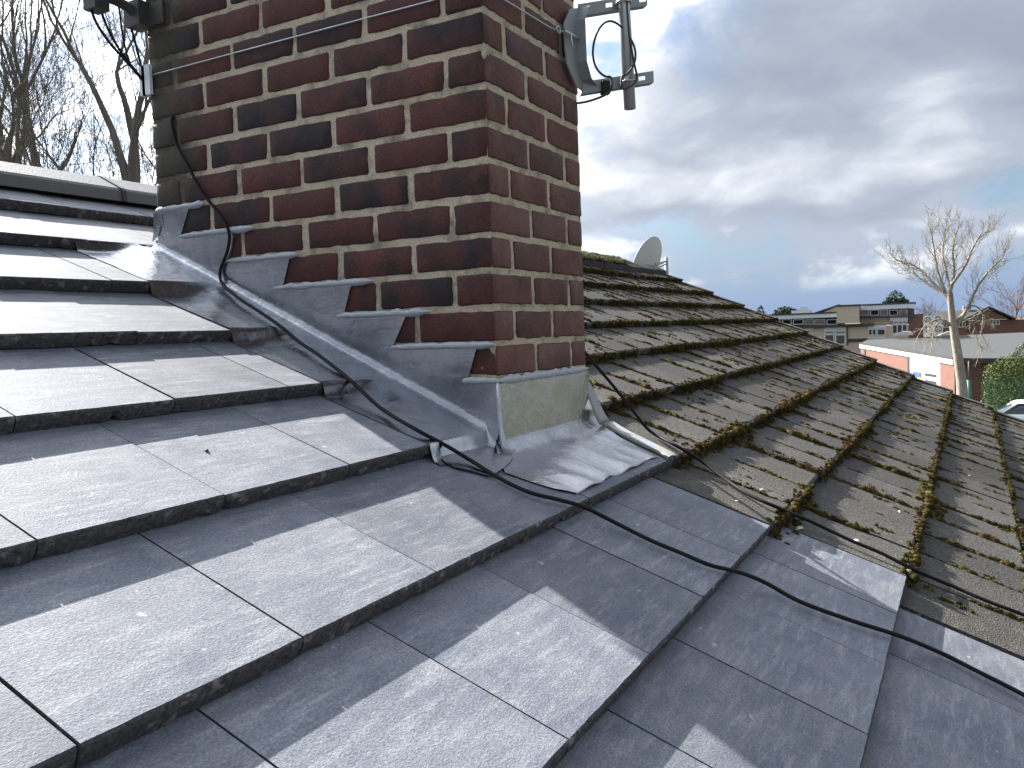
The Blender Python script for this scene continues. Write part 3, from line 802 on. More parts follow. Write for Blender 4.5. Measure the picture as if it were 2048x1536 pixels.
wallpts = [Vector((.004, 1.044, .765))] + [hitp(u, v, (1, 0, 0), -.008) for u, v in ((343, 242), (352, 285), (375, 330), (405, 385), (440, 430))] + [hitp(u, v, (1, 0, 0), -.013) for u, v in ((458, 465), (455, 500), (440, 545))]
mb = MB(); mb.tube(smooth_path(wallpts + lay(C1, .0115, 0) + [RP(.05, -1.7, .01)], 7), .0045, 8); tag(mb.build('coaxial_cable', MT['cable_black'], smooth=True), 'black cable from the brick joint over the lead and new tiles', 'cable')
C2 = [(1300, 862), (1350, 890), (1400, 920), (1450, 958), (1500, 990), (1560, 1017), (1620, 1042), (1700, 1080), (1760, 1105), (1830, 1140), (1900, 1170), (1970, 1200), (2048, 1230), (2150, 1270)]
pre = [Vector((CHX + .012, .42, .62)), Vector((CHX + .014, .30, .40)), Vector((CHX + .02, .16, .22)), hitp(1176, 712, (1, 0, 0), CHX + .035), hitp(1225, 770, (1, 0, 0), CHX + .075), hitp(1265, 820, (1, 0, 0), CHX + .11)]
mb = MB(); mb.tube(smooth_path(pre + lay(C2, .013, 0) + [RP(.8, -1.7, .01)], 7), .0048, 8); tag(mb.build('coaxial_cable', MT['cable_black'], smooth=True), 'black cable crossing the mossy tiles right of the chimney', 'cable')
# lashing wire round the stack
mb = MB(); zw = .895; wp = [(-.006, CHY + .004, zw), (-.005, .6, zw - .001), (-.005, .14, zw - .003), (-.016, -.016, zw - .002)]
mb.tube(wp, .0021, 6); mb.tube([(-.016, -.016, zw - .002), (.09, -.006, zw), (.336, -.008, zw + .006), (.40, -.03, zw + .006)], .0021, 6)
mb.tube([(-.006, CHY + .004, zw), (CHX, CHY + .006, zw), (CHX + .006, .1, zw), (CHX + .004, -.002, zw)], .0021, 6)
wire = mb.build('lashing_wire', MT['wire'], smooth=True); tag(wire, 'taut galvanised wire strapped round the upper chimney', 'wire')
def plate(parent, c, ax, ay, name):
    m2 = MB(); m2.box(Vector(c), ax, ay, (0, 0, .085)); m2.build(name, MT['white_plastic'], parent)
plate(wire, (-.013, -.002, zw - .012), (.010, 0, 0), (0, .05, 0), 'corner_guard'); plate(wire, (-.013, -.013, zw - .012), (.055, 0, 0), (0, .010, 0), 'corner_guard')
m2 = MB(); m2.box((-.014, CHY - .02, zw - .055), (.010, 0, 0), (0, .045, 0), (0, 0, .085)); m2.box((-.014, CHY + .002, zw - .055), (.06, 0, 0), (0, .012, 0), (0, 0, .085)); m2.build('corner_guard', MT['white_plastic'], wire)
# mast bracket on the front right corner
DG = Vector((.7071, -.7071, 0)); DP = Vector((.7071, .7071, 0)); C0 = Vector((CHX, 0, 0))
def BP(r, z, q=0.): return C0 + DG * r + DP * q + Vector((0, 0, z))
brk = thing('mast_bracket', 'grey steel mast bracket with short pole on the chimney corner', 'bracket', BP(.02, .78))
mb = MB(); cl = [(.443, .981), (.400, .929), (.402, .866), (.411, .825), (.467, .780), (.531, .776)]; cr = [(.508, 1.004), (.470, .956), (.470, .912), (.472, .845), (.502, .805), (.540, .794)]
for (a, b), (c_, d_) in zip(zip(cl, cl[1:]), zip(cr, cr[1:])):
    mb.hexa([(a[0], -.016, a[1]), (c_[0], -.016, c_[1]), (d_[0], -.016, d_[1]), (b[0], -.016, b[1]), (a[0], -.020, a[1]), (c_[0], -.020, c_[1]), (d_[0], -.020, d_[1]), (b[0], -.020, b[1])])
    mb.hexa([(c_[0], -.050, c_[1]), (c_[0] + .003, -.050, c_[1]), (d_[0] + .003, -.050, d_[1]), (d_[0], -.050, d_[1]), (c_[0], -.016, c_[1]), (c_[0] + .003, -.016, c_[1]), (d_[0] + .003, -.016, d_[1]), (d_[0], -.016, d_[1])])
mb.build('clamp_plate', MT['bracket_grey'], brk)
def angle_iron(r0, z0, r1, z1, hole_r, name):
    m3 = MB(); a0, a1 = BP(r0, z0, -.02), BP(r1, z1, -.02); up = Vector((0, 0, .030)); out = DP * .028; t = DP * .003
    L = (a1 - a0); segs = [0.] + [v for h in hole_r for v in (h - .045, h + .045)] + [1.]
    for i in range(0, len(segs) - 1):
        f0, f1 = segs[i], segs[i + 1]; p = a0 + L * f0; d = L * (f1 - f0)
        if i % 2 == 0: m3.box(p, d, t, up)
        else: m3.box(p, d, t, up * .28); m3.box(p + up * .68, d, t, up * .32)
    m3.box(a0, L, out, Vector((0, 0, -.003))); m3.build(name, MT['bracket_grey'], brk)
angle_iron(.000, .985, .212, 1.030, (.44, .93), 'arm'); angle_iron(.004, .772, .226, .814, (.60, .83), 'arm')
mb = MB(); mb.tube([BP(.1405, .728, -.039), BP(.122, 1.30, -.039)], .0165, 20); mb.build('pole', MT['galvanised'], brk, smooth=True)
for z, r in ((1.02, .1295), (.802, .138)):
    mb = MB(); mb.tube([BP(r - .019, z, -.012), BP(r - .020, z, -.045), BP(r - .011, z, -.059), BP(r + .011, z, -.059), BP(r + .020, z, -.045), BP(r + .019, z, -.012)], .003, 8); mb.build('u_bolt', MT['wire'], brk, smooth=True)
mb = MB(); mb.tube([(.385, -.028, zw + .008), (.44, -.030, zw + .010), (.482, -.031, zw + .012)], .0038, 8); mb.tube([(.415, -.030, zw + .008), (.417, -.034, zw - .028)], .0028, 6)
mb.tube([(.36 + .012 * math.cos(a), -.02, zw + .006 + .008 * math.sin(a)) for a in [k * math.pi / 4 for k in range(9)]], .0022, 6, False)
mb.build('eye_bolt', MT['wire'], brk, smooth=True)
# loop of aerial lead on the bracket
loop = []
for k in range(26):
    a = math.radians(-100 - k * 13.2); loop.append(BP(.088 + .062 * math.cos(a) * 1.0, .882 + .078 * math.sin(a), -.058 + .012 * math.sin(k * .5)))
tail = [BP(.075, .792, -.04), BP(.11, .776, -.062), BP(.15, .80, -.066), BP(.145, .86, -.06), BP(.135, .95, -.055), BP(.128, 1.12, -.055)]
m3 = MB(); m3.tube(smooth_path([BP(-.02, .748, .01), BP(.03, .752, -.02), BP(.075, .770, -.05)] + loop + tail[1:], 5), .0032, 6); tag(m3.build('coil_cable', MT['dark_metal'], smooth=True), 'thin grey cable looped once beside the bracket pole', 'cable')
m3 = MB(); m3.box(BP(.062, .770, -.033), DG * .022, DP * .02, (0, 0, .036)); m3.build('tape_wrap', MT['rubber'], brk)
# dark bracket and hanging cables at the back left corner
bb = thing('aerial_bracket', 'dark metal aerial bracket on the back corner of the chimney', 'bracket', (0, CHY, 1.0))
mb = MB(); mb.box((-.045, CHY - .03, 1.028), (.05, 0, 0), (0, .06, 0), (0, 0, .07)); mb.box((-.012, CHY - .09, 1.03), (.010, 0, 0), (0, .10, 0), (0, 0, .06)); mb.build('clamp_plate', MT['dark_metal'], bb)
mb = MB(); mb.tube(smooth_path([(-.03, CHY, 1.065), (-.07, CHY + .005, 1.082), (-.12, CHY + .01, 1.088), (-.17, CHY + .01, 1.09)], 5), .014, 10); mb.build('arm', MT['dark_metal'], bb, smooth=True)
mb = MB(); mb.box((-.175, CHY - .02, 1.037), (.045, 0, 0), (0, .05, 0), (0, 0, .30)); mb.build('mast', MT['dark_metal'], bb)
for i, (pts, r, lab) in enumerate((([(178, -30), (186, 30), (215, 80), (250, 120), (285, 160), (302, 180)], .0042, 'leftmost black cable sagging to the chimney back corner'), ([(196, -20), (205, 30), (230, 85), (262, 130), (290, 165), (303, 182)], .0040, 'second black cable sagging to the chimney back corner'),
                         ([(236, 0), (240, 30), (248, 85), (262, 130), (286, 163), (303, 180)], .0030, 'thin straight cable hanging between the sagging ones'), ([(250, 10), (258, 40), (272, 90), (282, 130), (291, 158), (303, 178)], .0038, 'black cable hanging closest to the chimney corner'))):
    m3 = MB(); m3.tube(smooth_path([hitp(u, v, (0, 1, 0), CHY + .012 + .006 * i) for u, v in pts] + [Vector((.01, CHY + .008, .84))], 6), r, 6); tag(m3.build('aerial_cable', MT['cable_black'], smooth=True), lab, 'cable', 'cables at the chimney back corner')

# ------------------------------------------------------------------ moss on the old roof
def dome(seg, rings, rs, fib=0):
    V = [(0, 0, 1.)]; F = []
    for i in range(1, rings + 1):
        a = math.pi / 2 * 1.15 * i / rings
        for k in range(seg):
            b = 2 * math.pi * (k + .5 * (i % 2)) / seg; q = rs.uniform(.82, 1.2); V.append((math.sin(a) * math.cos(b) * q, math.sin(a) * math.sin(b) * q, math.cos(a) * rs.uniform(.75, 1.25)))
    for k in range(seg): F.append((0, 1 + k, 1 + (k + 1) % seg))
    for i in range(rings - 1):
        for k in range(seg):
            a, b = 1 + i * seg + k, 1 + i * seg + (k + 1) % seg; c, d = a + seg, b + seg; F += [(a, c, b), (b, c, d)]
    for _ in range(fib):
        a = rs.uniform(0, 6.28); e = rs.uniform(.1, 1.45); d = np.array((math.sin(e) * math.cos(a), math.sin(e) * math.sin(a), math.cos(e))); p = d * .8; t = d * rs.uniform(1.2, 1.65) + np.array((rs.uniform(-.25, .25), rs.uniform(-.25, .25), rs.uniform(-.1, .3)))
        o = np.array((-math.sin(a), math.cos(a), rs.uniform(-.5, .5))) * .11; b = len(V); V += [tuple(p - o), tuple(p + o), tuple(t)]; F.append((b, b + 1, b + 2))
    return np.array(V, 'f4'), np.array(F, 'i4')
def scatter(name, items, temps, m, parent):
    """items: (pos, out, sx, sy, sz, rot, template)"""
    VS = []; FS = []; base = 0
    for pos_, up, sx, sy, sz, rot, ti in items:
        V, F = temps[ti]; c, s_ = math.cos(rot), math.sin(rot); up = Vector(up); ux = EX - up * up.x; ux.normalize(); uy = up.cross(ux)
        A = np.array([ux, uy, up]); L = V * np.array((sx, sy, sz), 'f4'); L = L @ np.array(((c, s_, 0), (-s_, c, 0), (0, 0, 1)), 'f4')
        VS.append(L @ A + np.array(pos_)); FS.append(F + base); base += len(V)
    o = ob(name, npmesh(name, np.concatenate(VS), np.concatenate(FS), m, smooth=True), parent); o['kind'] = 'stuff'; return o
rm = random.Random(4)
TNEAR = [dome(8, 3, rm, 16) for _ in range(8)]; TFAR = [dome(6, 2, rm, 3) for _ in range(6)]; TEMPS = TNEAR + TFAR
def tp(x): return rm.randrange(8) if x < 2.6 else 8 + rm.randrange(6)
edge_m = []; joint_m = []; tuft_m = []
n1 = lambda *a: mnoise.noise(Vector(a))
for (x0, s0, k, dz) in OLD:
    fx = 1. + max(0, x0 - 1.5) * .22
    x = x0
    while x < x0 + OW:
        x += rm.uniform(.006, .012) * fx
        den = .8 * n1(x * 2.3, k * 5.1, 2) + .75 * n1(x * 11, k * 3.1, 4)
        if den < -.34: continue
        big = (.8 + 1.5 * max(0, den)) * (1.25 if x0 < 1.6 else 1.)
        for _ in range(3 if den > -.1 else 2):
            sz = rm.uniform(.003, .0068) * big * min(fx, 1.6)
            edge_m.append((RP(x, s0 - .002 - rm.uniform(0, .006) * big, dz - rm.uniform(-.001, .030)), (0, -.9, .45), sz * 1.15, sz, sz, rm.uniform(0, 6), tp(x)))
        if rm.random() < .55 and den > -.2:
            sz = rm.uniform(.003, .0065) * big * min(fx, 1.6); edge_m.append((RP(x, s0 + rm.uniform(-.002, .014) * big, dz - .001), NN, sz * 1.2, sz, sz * .8, rm.uniform(0, 6), tp(x)))
        if rm.random() < .5:
            sz = rm.uniform(.003, .0075) * big * min(fx, 1.6); edge_m.append((RP(x, s0 - rm.uniform(.008, .030) * big, hs(s0 - .02) - .002), NN, sz * 1.3, sz, sz * .8, rm.uniform(0, 6), tp(x)))
    # joints between tiles
    s = s0 + .005
    amt = n1(x0 * 3.7, k * 9.1, 8) - (2. if x0 < .60 else 0.)
    while s < s0 + .315:
        s += rm.uniform(.006, .013) * fx
        den = n1(x0 * 8, s * 11, k) + amt * .8 + .05
        if den < -.12: continue
        sz = rm.uniform(.0035, .0075) * (1 + 1.5 * max(0, den)) * min(fx, 1.5)
        joint_m.append((RP(x0 - .002 + rm.uniform(-.004, .004) * (1 + 2 * max(0, den)), s, hs(s) + dz - .001), NN, sz * .9, sz * 1.5, sz * .85, rm.uniform(-.4, .4), tp(x0)))
    for _ in range(rm.choice((0, 1, 2, 2, 4))):
        cx, cs = x0 + rm.uniform(.02, OW), s0 + rm.uniform(.03, .28); n = rm.randrange(3, 12); sp = rm.uniform(.006, .018)
        for _ in range(n):
            a = rm.gauss(0, sp * .6); b_ = rm.gauss(0, sp * 1.3); sz = rm.uniform(.003, .0075) * min(fx, 1.5)
            tuft_m.append((RP(cx + a, cs + b_, hs(cs + b_) + dz - .001), NN, sz, sz * 1.2, sz * .8, rm.uniform(0, 6), tp(cx)))
scatter('edge_moss', edge_m, TEMPS, MT['moss'], old_roof); scatter('joint_moss', joint_m, TEMPS, MT['moss'], old_roof); scatter('moss_tuft', tuft_m, TEMPS, MT['moss'], old_roof)
ridge_m = []
for _ in range(1500):
    x = rm.uniform(.6, 5.75); y = rm.uniform(-.13, .06)
    if n1(x * 1.7, y * 6, 3) + .35 - max(0, x - 4.6) * .5 < 0: continue
    h = RZ - .02 + .045 + (-abs(y)) * .47 + .02; sz = rm.uniform(.012, .026); ridge_m.append(((x, RY + y, h), (0, -.3, .95), sz * 1.3, sz, sz * .8, rm.uniform(0, 6), 8 + rm.randrange(6)))
def mk_moss2():
    m, nt, b = newmat('moss_pale'); p = pos(nt); a = noise(nt, p, 6., 4, .6); f = noise(nt, p, 160., 3, .7)
    c = mix(nt, ramp(nt, a, (.38, 0.), (.62, 1.)), (.13, .125, .05), (.27, .25, .10)); c = mix(nt, ramp(nt, f, (.35, .5), (.6, 0.)), c, (.07, .06, .03))
    setp(nt, b, Base_Color=c, Roughness=.95); bump(nt, b, f, 1., .008); return m
mk_moss2(); scatter('ridge_moss', ridge_m, TEMPS, MT['moss_pale'], old_roof)
# crumbs of old mortar lying by the party line
crumb_px = [(1600, 1055, .014, 'long pale mortar crumb beside the moss at the party line'), (1715, 1080, .011, 'squarish pale mortar crumb left of the right-hand cable'), (1818, 1140, .012, 'pale mortar crumb against the moss at a tile corner'), (1800, 1022, .008, 'pale crumb between two mossy joints above the cable'),
    (1985, 1205, .008, 'small pale crumb just right of the cable low on the roof'), (1525, 978, .010, 'flat pale mortar chip right under the cable'), (1475, 1000, .006, 'tiny pale chip left of the cable near the new tiles'), (1940, 950, .009, 'pale lichen-coloured crumb far right on the mossy tiles')]
for i, (u, v, L, lab) in enumerate(crumb_px):
    x, s, n = roofhit(u, v, .003); rc = random.Random(i + 300); V, F = dome(7, 3, rc, 0)
    V = V * np.array((L, L * .6, L * .5), 'f4'); P0 = RP(x, s, hs(s) - .001)
    me = npmesh('mortar_crumb', V, F, MT['stone_white']); o = ob('mortar_crumb', me, None, P0); o.rotation_euler = (TH, 0, rc.uniform(0, 3)); tag(o, lab, 'crumb', 'mortar crumbs on the old tiles')
x, s, n = roofhit(413, 902, 0); V, F = dome(6, 2, random.Random(3), 4); o = ob('twig_debris', npmesh('twig_debris', V * np.array((.006, .003, .004), 'f4'), F, MT['dark_metal']), None, RP(x, s, hs(s))); o.rotation_euler = (TH, 0, .6); tag(o, 'tiny dark speck of debris on a sunlit new tile', 'debris')

# ------------------------------------------------------------------ satellite dish at the far end of the ridge
dc = hitp(1293, 527, (0, 1, 0), RY + .28); dish = thing('satellite_dish', 'pale grey satellite dish behind the far end of the mossy ridge', 'satellite dish', (dc.x, dc.y, dc.z - .3))
dn = Vector((math.sin(R(10)) * math.cos(R(22)), math.cos(R(10)) * math.cos(R(22)), math.sin(R(22)))); du = dn.cross(Vector((0, 0, 1))).normalized(); dv = du.cross(dn)
V = []; F = []; NR, NS = 7, 36; ra, rb_ = .265, .29
for side in (0, 1):
    for i in range(NR + 1):
        r = i / NR
        for k in range(NS):
            a = 2 * math.pi * k / NS; dep = -.055 * (1 - r * r) - (.004 if side else 0); V.append(dc + du * (ra * r * math.cos(a)) + dv * (rb_ * r * math.sin(a)) + dn * dep)
    b = side * (NR + 1) * NS
    for i in range(NR):
        for k in range(NS): q = (b + i * NS + k, b + i * NS + (k + 1) % NS, b + (i + 1) * NS + (k + 1) % NS, b + (i + 1) * NS + k); F.append(q if side else q[::-1])
ob('reflector', mesh('reflector', V, F, MT['dish_grey'], True), dish)
mb = MB(); mb.tube([dc + du * (ra * math.cos(a)) + dv * (rb_ * math.sin(a)) for a in [2 * math.pi * k / 40 for k in range(41)]], .006, 6, False); mb.build('rim', MT['dish_grey'], dish, smooth=True)
pm = dc + du * .10 - dn * .05; p1 = hitp(1333, 522, (0, 1, 0), RY + .20); mb = MB(); mb.tube([pm, p1], .014, 8); mb.tube([pm - dv * .05, p1 - Vector((0, 0, .03))], .009, 6); mb.build('mount_arm', MT['bracket_grey'], dish)
mb = MB(); mb.tube([p1 + Vector((0, 0, .04)), p1 - Vector((0, 0, .45))], .019, 10); mb.build('post', MT['bracket_grey'], dish, smooth=True)
mb = MB(); e = dc + dn * .30 - dv * .20; mb.tube([dc - dv * rb_, e], .010, 6); mb.build('feed_arm', MT['bracket_grey'], dish); mb = MB(); mb.tube([e, e + dv * .05 - dn * .04], .02, 8); mb.build('receiver', MT['dark_metal'], dish)
for a, b_ in ((.02, .0), (.05, .02), (.02, -.06)): mb = MB(); q = dc + du * (a + .03) + dv * b_ - dn * .058; mb.tube([q, q - dn * .01], .006, 6); mb.build('bolt', MT['dark_metal'], dish)

# ------------------------------------------------------------------ trees
class Tree:
    def __init__(s, seed): s.r = random.Random(seed); s.V = []; s.F = []
    def tube(s, P, Rr, n):
        b = len(s.V); N = len(P); t = (P[1] - P[0]).normalized(); u = t.orthogonal().normalized()
        for i, p in enumerate(P):
            t = (P[min(i + 1, N - 1)] - P[max(i - 1, 0)]).normalized(); u = (u - t * u.dot(t)).normalized(); w = t.cross(u)
            for k in range(n): a = 6.28318 * k / n; s.V.append(p + (u * math.cos(a) + w * math.sin(a)) * Rr[i])
        for i in range(N - 1):
            for k in range(n):
                k2 = (k + 1) % n; a, c, d, e = b + i * n + k, b + i * n + k2, b + (i + 1) * n + k2, b + (i + 1) * n + k; s.F += [(a, c, d), (a, d, e)]
    def rv(s): return Vector((s.r.gauss(0, 1), s.r.gauss(0, 1), s.r.gauss(0, 1))).normalized()
    def grow(s, p, d, L, rad, lv, up=.12, wob=.16, side=2.2, rmin=.0035, spread=.75, droop=0.):
        r = s.r; n = max(3, min(9, int(L / .18))); P = [p]; Q = [rad]; step = L / n; kids = []
        for i in range(n):
            d = (d + s.rv() * wob + Vector((0, 0, up - droop * (i / n)))).normalized(); p = p + d * step * r.uniform(.85, 1.15); P.append(p); f = (i + 1) / n; Q.append(max(rmin * .7, rad * (1 - .55 * f)))
            if lv > 0 and f > .15 and r.random() < side / n: kids.append((p, d, f, Q[-1]))
        s.tube(P, Q, 7 if rad > .06 else (5 if rad > .02 else 3))
        if lv <= 0: return
        for (q, dd, f, qr) in kids:
            ax = s.rv(); ax = (ax - dd * ax.dot(dd)).normalized(); s.grow(q, (dd + ax * r.uniform(.6, 1.15) * spread / .75).normalized(), L * r.uniform(.42, .72) * (1.1 - .35 * f), max(rmin, qr * r.uniform(.42, .68)), lv - 1, up, wob, side, rmin, spread, droop)
        for _ in range(2 if lv > 1 else r.choice((1, 2))):
            ax = s.rv(); ax = (ax - d * ax.dot(d)).normalized(); s.grow(p, (d + ax * r.uniform(.2, .5)).normalized(), L * r.uniform(.6, .85), max(rmin, Q[-1] * r.uniform(.7, .95)), lv - 1, up, wob, side, rmin, spread, droop)
    def mesh(s, name, m): return npmesh(name, np.array([tuple(v) for v in s.V], 'f4'), np.array(s.F, 'i4'), m, smooth=True)
def ground_at(u, dist): q = far(u, 690, dist); return Vector((q.x, q.y, GZ))
LT = 'bare winter trees behind the ridge'
left = [(-150, 17, 8.0, 31, .14, 'bare leafless tree at the far left edge beyond the new ridge'), (45, 15, 7.2, 32, .11, 'bare leafless tree behind the ridge nearest the left picture edge'), (135, 20, 9.5, 33, .13, 'bare leafless tree behind the ridge between its two neighbours'),
        (215, 14.5, 7.6, 35, .15, 'thick twin-stemmed bare tree behind the ridge joint'), (285, 18, 8.2, 38, .11, 'bare leafless tree half hidden by the chimney back corner'), (-20, 22, 10., 40, .13, 'tall thin bare tree furthest behind the left ridge')]
for u, dist, ht, sd, r0, lab in left:
    b = ground_at(u, dist); t = Tree(sd); root = thing('bare_tree', lab, 'tree', b, LT)
    T = Tree(sd + 500); P = [b]; d = Vector((T.r.gauss(0, .04), T.r.gauss(0, .04), 1)).normalized(); p = b
    for i in range(10): d = (d + T.rv() * .05 + Vector((0, 0, .04))).normalized(); p = p + d * ht / 10; P.append(p)
    T.tube(P, [r0 * (1.15 - .45 * i / 10) for i in range(11)], 9); ob('trunk', T.mesh('trunk', MT['bark_dark']), root)
    for i in range(3): t.grow(P[-1] - Vector((0, 0, .1)), (d + t.rv() * .30).normalized(), 2.3, r0 * .50, 5, up=.10, wob=.17, side=1.75, rmin=.0038)
    for i in range(4, 10):
        for _ in range(2 if i > 5 else 1):
            a = t.r.uniform(0, 6.28); t.grow(P[i], Vector((math.cos(a) * .8, math.sin(a) * .8, .75)).normalized(), t.r.uniform(1.4, 2.1), r0 * .26, 4, up=.10, wob=.16, side=1.65, rmin=.0040)
    ob('crown', t.mesh('crown', MT['bark_dark']), root)
# the pollarded tree on the right
TD = 30.
t = Tree(77); T = Tree(78); b = ground_at(1926, TD); root = thing('bare_tree', 'pale-barked bare tree standing beyond the mossy roof', 'tree', b)
tr = [b] + [far(u, v, TD) for u, v in ((1927, 860), (1925, 800), (1922, 755), (1914, 700), (1907, 655), (1903, 620), (1900, 585))]
T.tube(smooth_path(tr, 4), [.205 - .0044 * i for i in range(29)], 10); ob('trunk', T.mesh('trunk', MT['bark_pale']), root)
limbs = [(((1903, 620), (1890, 582), (1876, 545), (1869, 505), (1863, 468)), .055), (((1900, 585), (1908, 545), (1905, 505), (1911, 470)), .06), (((1912, 655), (1934, 618), (1953, 577), (1974, 547), (2003, 517)), .06), (((1900, 600), (1862, 562), (1830, 532), (1795, 521)), .05), (((1903, 570), (1930, 532), (1945, 497), (1958, 474)), .05), (((1898, 592), (1868, 577), (1840, 557), (1817, 541)), .04), (((1900, 580), (1893, 545), (1885, 505), (1890, 462)), .045),
         (((1905, 650), (1880, 638), (1852, 650), (1836, 672)), .035), (((1910, 645), (1943, 612), (1966, 628), (1962, 668)), .035), (((1906, 658), (1888, 640), (1870, 655), (1864, 690)), .03), (((1910, 640), (1932, 640), (1950, 655), (1956, 690)), .025)]
for i, (pl, r0) in enumerate(limbs):
    dd = t.r.uniform(-1., 1.); q = [far(u, v, TD + dd * k / (len(pl) - 1)) for k, (u, v) in enumerate(pl)]; q = smooth_path(q, 4); n = len(q); t.tube(q, [r0 * (1 - .65 * k / n) for k in range(n)], 6)
    low = i > 6
    for k in range(3, n):
        for _ in range(2):
            if t.r.random() > (.35 if low else .85): continue
            ax = t.rv(); dv_ = (q[min(k + 1, n - 1)] - q[k - 1]).normalized(); ax = (ax - dv_ * ax.dot(dv_)).normalized(); t.grow(q[k], (dv_ + ax * .9).normalized(), t.r.uniform(.28, .55) * (.7 if low else 1), .012, 2, up=-.10 if low else .16, wob=.24, side=2.7, rmin=.0043)
    t.grow(q[-1], (q[-1] - q[-2]).normalized(), .34, r0 * .35, 2 if low else 3, up=-.08 if low else .14, wob=.22, side=2.0, rmin=.0048)
ob('crown', t.mesh('crown', MT['bark_pale']), root)
# far birches
for u, dist, ht, sd, lab in ((2032, 104, 5.5, 91, 'hazy bare birch at the right picture edge'), (1863, 108, 4.5, 92, 'thin bare birch behind the air conditioning units')):
    b = ground_at(u, dist); root = thing('birch_tree', lab, 'tree', b, 'far bare birches'); t = Tree(sd); T = Tree(sd + 9); P = [b + Vector((0, 0, ht * k / 8)) + T.rv() * .1 for k in range(9)]; T.tube(P, [.16 - .012 * k for k in range(9)], 6); ob('trunk', T.mesh('trunk', MT['bark_birch']), root)
    for i in range(3, 9):
        for _ in range(3): t.grow(P[i], (t.rv() + Vector((0, 0, .9))).normalized(), 2.0 if u > 2000 else 1.3, .05, 3, up=.12, wob=.2, side=2.4, rmin=.014, droop=.25)
    ob('crown', t.mesh('crown', MT['bark_birch']), root)
# evergreens built of leaf clumps
def leafy(name, label, base, lobes, m, n, size, seed, cat='tree', trunk=.12, group=None):
    rs = np.random.default_rng(seed); root = thing(name, label, cat, base, group); C = []
    w = np.array([l[1][0] * l[1][1] * l[1][2] for l in lobes]) ** .67; w = w / w.sum()
    for (c, rad), q in zip(lobes, w):
        k = int(n * q); d = rs.normal(size=(k, 3)); d /= np.linalg.norm(d, axis=1)[:, None]; rr = rs.uniform(.55, 1.05, (k, 1)) ** .6; C.append(np.array(c) + d * rr * np.array(rad))
    C = np.concatenate(C); k = len(C); A = rs.normal(size=(k, 3)); A /= np.linalg.norm(A, axis=1)[:, None]; B = rs.normal(size=(k, 3)); B -= A * (A * B).sum(1)[:, None]; B /= np.linalg.norm(B, axis=1)[:, None]; z = size * rs.uniform(.5, 1.3, (k, 1))
    V = np.stack([C - A * z, C + B * z * .45, C + A * z, C - B * z * .45], 1).reshape(-1, 3); ob('crown', npmesh('crown', V, np.arange(4 * k).reshape(-1, 4), m), root)
    T = Tree(seed); b = Vector(base); T.tube([b, Vector(lobes[0][0])], [trunk, trunk * .4], 7); ob('trunk', T.mesh('trunk', MT['bark_dark']), root); return root
def lob(u, v, dist, rx, rz): q = far(u, v, dist); return (tuple(q), (rx, rx, rz))
leafy('evergreen_tree', 'dark evergreen tree top above the school roof', ground_at(1791, 95), [lob(1791, 603, 95, .9, 1.1), lob(1783, 612, 95, .9, .9), lob(1800, 612, 95, 1.0, .9), lob(1791, 625, 95, 1.6, 1.6)], MT['leaf_conifer'], 3500, .14, 5)
leafy('round_bush', 'rounded grey-green tree top far beyond the roof edge', ground_at(1572, 130), [lob(1570, 628, 130, 1.7, 1.1), lob(1580, 630, 130, 1.6, .9), lob(1562, 634, 130, 1.4, .8)], MT['leaf_conifer'], 2500, .2, 6)
leafy('small_conifer', 'small dark conifer tip just above the mossy verge', ground_at(1521, 95), [lob(1521, 622, 95, .35, .7), lob(1521, 634, 95, .75, .7), lob(1521, 650, 95, 1., 1.)], MT['leaf_conifer'], 1500, .13, 7)
leafy('conifer_hedge', 'tall sunlit green hedge behind the mesh fence', ground_at(2060, 46.5), [lob(1984, 768, 46.5, 0.47, 1.06), lob(2006, 752, 46.5, 0.59, 0.94), lob(2030, 742, 46.5, 0.53, 0.94), lob(2052, 728, 46.5, 0.59, 1.06), lob(2080, 720, 46.5, 0.71, 1.18), lob(2115, 715, 46.5, 0.94, 1.18), lob(2000, 800, 46.5, 0.83, 1.42), lob(2045, 790, 46.5, 1.06, 1.53), lob(2100, 780, 46.5, 1.18, 1.65), lob(2030, 840, 46.5, 1.42, 1.42)], MT['leaf_hedge'], 40000, .045, 8, 'hedge', .1)

